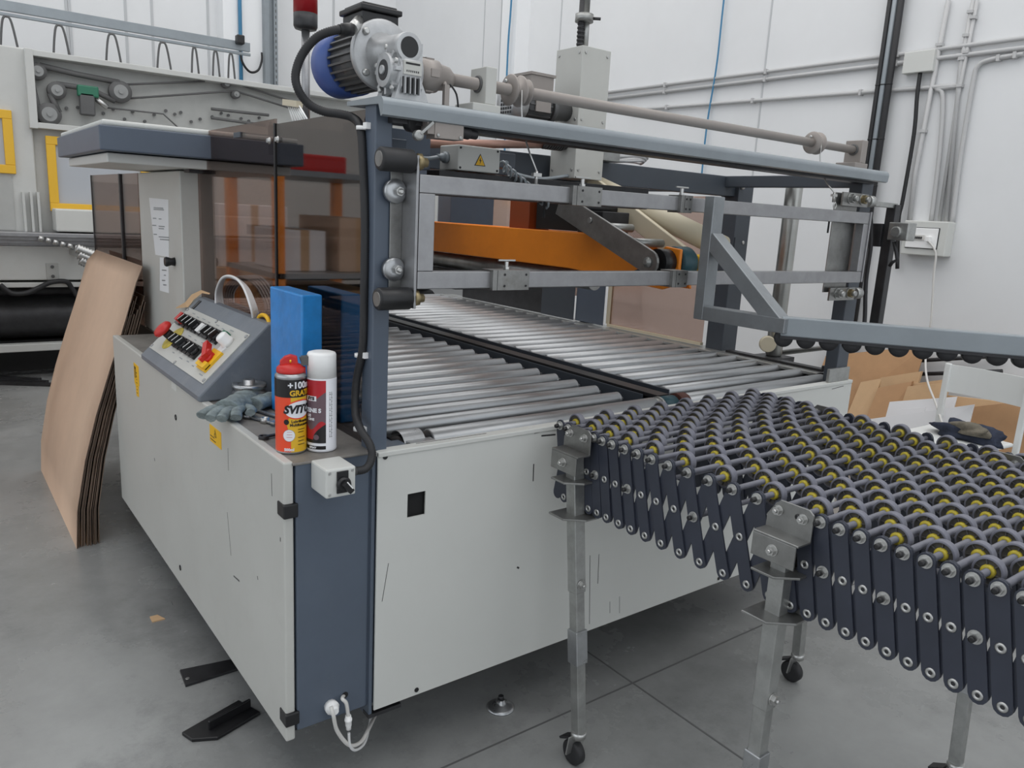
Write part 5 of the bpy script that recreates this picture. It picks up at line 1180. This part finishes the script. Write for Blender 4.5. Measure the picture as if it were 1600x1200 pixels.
# tools
def wrench(px0, py0, px1, py1, label, r=.004, m='steel'):
    a = aZ(px0, py0, ZS+.006); b = aZ(px1, py1, ZS+.006); mb = MB(); d = (b-a).normalized(); mb.bar(a, b, .010, .005)
    mb.rev(a-V((0, 0, .004)), (0, 0, 1), [(0, .007), (0, .012), (.008, .012), (.008, .007), (0, .007)], 20, cap=False)
    n_ = V((-d.y, d.x, 0)); mb.prism([b-n_*.006, b+n_*.006, b+n_*.012+d*.01, b+n_*.012+d*.022, b+n_*.006+d*.024, b+n_*.005+d*.012, b-n_*.005+d*.012, b-n_*.006+d*.024, b-n_*.012+d*.022, b-n_*.012+d*.01], (0, 0, .005))
    tg(mb.build('wrench', M[m], None, .001), label, 'wrench')
wrench(388, 650, 424, 660, 'wrench lying on the shelf nearest the pulley')
wrench(398, 640, 438, 652, 'wrench crossing behind the others near the blue box')
wrench(412, 683, 436, 678, 'small wrench lying closest to the orange spray can', m='dmet')
for k, (x, y) in enumerate(((392, 645), (414, 661))):
    c = aZ(x, y, ZS); mb = MB(); mb.rev(c, (0, 0, 1), [(0, .006), (0, .011), (.014, .011), (.014, .006), (0, .006)], 20, cap=False)
    tg(mb.build('socket', M['nut']), ('round steel socket at the ring end of the wrenches', 'small steel socket between the glove and the orange can')[k], 'socket')
# white plastic tube loops behind the console
mb = MB()
for k in range(5):
    o = .006*k; mb.tube([aX(338+k*3, 485, .76+o), aX(338+k*2, 455, .76+o), aX(348+k, 434, .75+o), aX(365+k*1.5, 433+k, .75+o), aX(380+k*2, 448+k, .75+o), aX(392+k*2, 480, .75+o), aX(396+k*2, 500, .76+o)], .0042, 8)
tg(mb.build('tube_bundle', M['wirecap']), 'bundle of white plastic tubes bent in a loop behind the console', 'tubes')
tg(MB().tube([aX(402, 505, .77), aX(406, 494, .77), aX(414, 493, .77), aX(420, 502, .77), aX(422, 520, .77)], .006, 8).build('yellow_hose', M['yel']), 'yellow hose curling between the console and the blue box', 'hose')
# torn cardboard scrap on the console
q0 = sp(.67, .245, .008); mb = MB(); pts = [aX(274, 482, .71), aX(288, 474, .72), aX(298, 462, .74), aX(313, 455, .76), aX(327, 460, .77), aX(316, 458, .76), aX(303, 468, .74), aX(294, 480, .72)]
mb.prism(pts, (.003, 0, .004)); tg(mb.build('cardboard_scrap', M['card3']), 'torn strip of cardboard lying on the top edge of the control console', 'cardboard')
# floor pieces
mb = MB(); p = [aZ(281, 1050, 0), aZ(368, 1032, 0), aZ(372, 1048, 0), aZ(290, 1074, 0)]; p[1] = p[0]+(p[1]-p[0])*2; p[2] = p[3]+(p[2]-p[3])*2
mb.prism([v+V((0, 0, .0)) for v in p], (0, 0, .008)); c = aZ(293, 1060, .008); mb.rev(c, (0, 0, 1), [(0, .006), (.001, .006)], 12, 1)
tg(mb.build('steel_bar', [M['dmet'], M['nut']], None, .001), 'flat grey steel bar with a hole on the floor, half under the machine', 'metal bar')
t = thing('t_bracket', aZ(340, 1130, 0), 'black steel plate with an upright rib lying on the floor in front of the machine', 'metal plate')
p = [aZ(284, 1149, 0), aZ(300, 1160, 0), aZ(340, 1157, 0), aZ(407, 1117, 0), aZ(373, 1098, 0)]
MB().prism(p, (0, 0, .010)).build('plate', M['black'], t, .002)
a, b = aZ(326, 1140, .010), aZ(391, 1104, .010); MB().bar(a+V((0, 0, .012)), b+V((0, 0, .012)), .008, .026).build('rib', M['black'], t, .002)
p = [aZ(234, 965, 0), aZ(246, 962, 0), aZ(258, 968, 0), aZ(250, 970, 0), aZ(238, 973, 0)]
tg(MB().prism(p, (0, 0, .004)).build('cardboard_scrap', M['card3']), 'small torn piece of cardboard lying on the floor by the machine', 'cardboard')
c = aZ(782, 1106, 0); mb = MB(); mb.rev(c, (0, 0, 1), [(0, .040), (.004, .041), (.009, .034), (.016, .018), (.020, .012), (.028, .011)], 32, 0); mb.rev(c+V((0, 0, .028)), (0, 0, 1), [(0, .008), (.012, .008)], 8, 1)
tg(mb.build('levelling_foot', [M['steel'], M['dmet']]), 'round chrome levelling foot standing alone on the floor before the pale panel', 'foot')

# ---------------------------------------------------------------- cardboard stack leaning at the far end
prof = [(.405, .0), (.415, .155), (.455, .363), (.503, .542), (.556, .706), (.612, .869), (.675, 1.07), (.70, 1.13)]
def curved(dx, y0, y1, m, top=0, label='', cham=0):
    vs, fs = [], []; ny = 6; T_ = .0035
    P_ = [(x+dx*(1-.32*z), z) for x, z in prof]
    if top: P_ = [(x, min(z, prof[-1][1]+top)) for x, z in P_]
    # resample
    n = len(P_)
    for side in (0, 1):
        for i, (x, z) in enumerate(P_):
            for j in range(ny+1):
                y = y0+(y1-y0)*j/ny
                if cham and i == n-1 and j == ny: y -= .12
                bow = -.012*math.sin(PI*j/ny)*0
                vs.append(V((x+side*T_+bow, y, z)))
    N = n*(ny+1)
    for i in range(n-1):
        for j in range(ny):
            a = i*(ny+1)+j; q = (a, a+1, a+ny+2, a+ny+1); fs.append(tuple(reversed(q))); fs.append(tuple(N+k for k in q))
    fe = []
    for i in range(n-1):
        for j in (0, ny):
            a = i*(ny+1)+j; b = a+ny+1; fe.append((a, b, N+b, N+a) if j == 0 else (b, a, N+a, N+b))
    for i in (0, n-1):
        for j in range(ny):
            a = i*(ny+1)+j; fe.append((a, a+1, N+a+1, N+a) if i else (a+1, a, N+a, N+a+1))
    mb = MB(); mb.add(vs, fs, True, 0); b0 = len(mb.v)-len(vs)
    for f in fe: mb.f.append(list(f)); mb.m.append(1); mb.sm.append(False)
    return tg(mb.build('cardboard_sheet', [M[m], M['cedge']]), label, 'cardboard', 'cardboard sheets leaning at the end of the machine')
prof_save = prof
curved(0, 3.34, 4.45, 'card', label='large bowed cardboard sheet, front one of the stack leaning at the machine end', cham=1)
xx = .008
for k in range(11):
    zt_ = R.uniform(.93, 1.03); prof = [p for p in prof_save if p[1] < zt_-.06]; 
    t_ = (zt_-prof_save[len(prof)-1][1])/(prof_save[len(prof)][1]-prof_save[len(prof)-1][1]) if len(prof) < len(prof_save) else 1
    a, b = prof_save[len(prof)-1], prof_save[min(len(prof), len(prof_save)-1)]
    prof = prof+[(a[0]+(b[0]-a[0])*t_, zt_)]
    nm = ['second', 'third', 'fourth', 'fifth', 'sixth', 'seventh', 'eighth', 'ninth', 'tenth', 'last', 'last'][k]
    dxx = xx
    curved(dxx, 3.345+R.uniform(0, .012), 4.40, 'card2', label='%s cardboard sheet of the leaning stack, counted back from the bowed front sheet' % nm if k < 10 else 'rearmost cardboard sheet of the leaning stack, nearest the machine')
    xx += .0060 if k % 3 else .0095
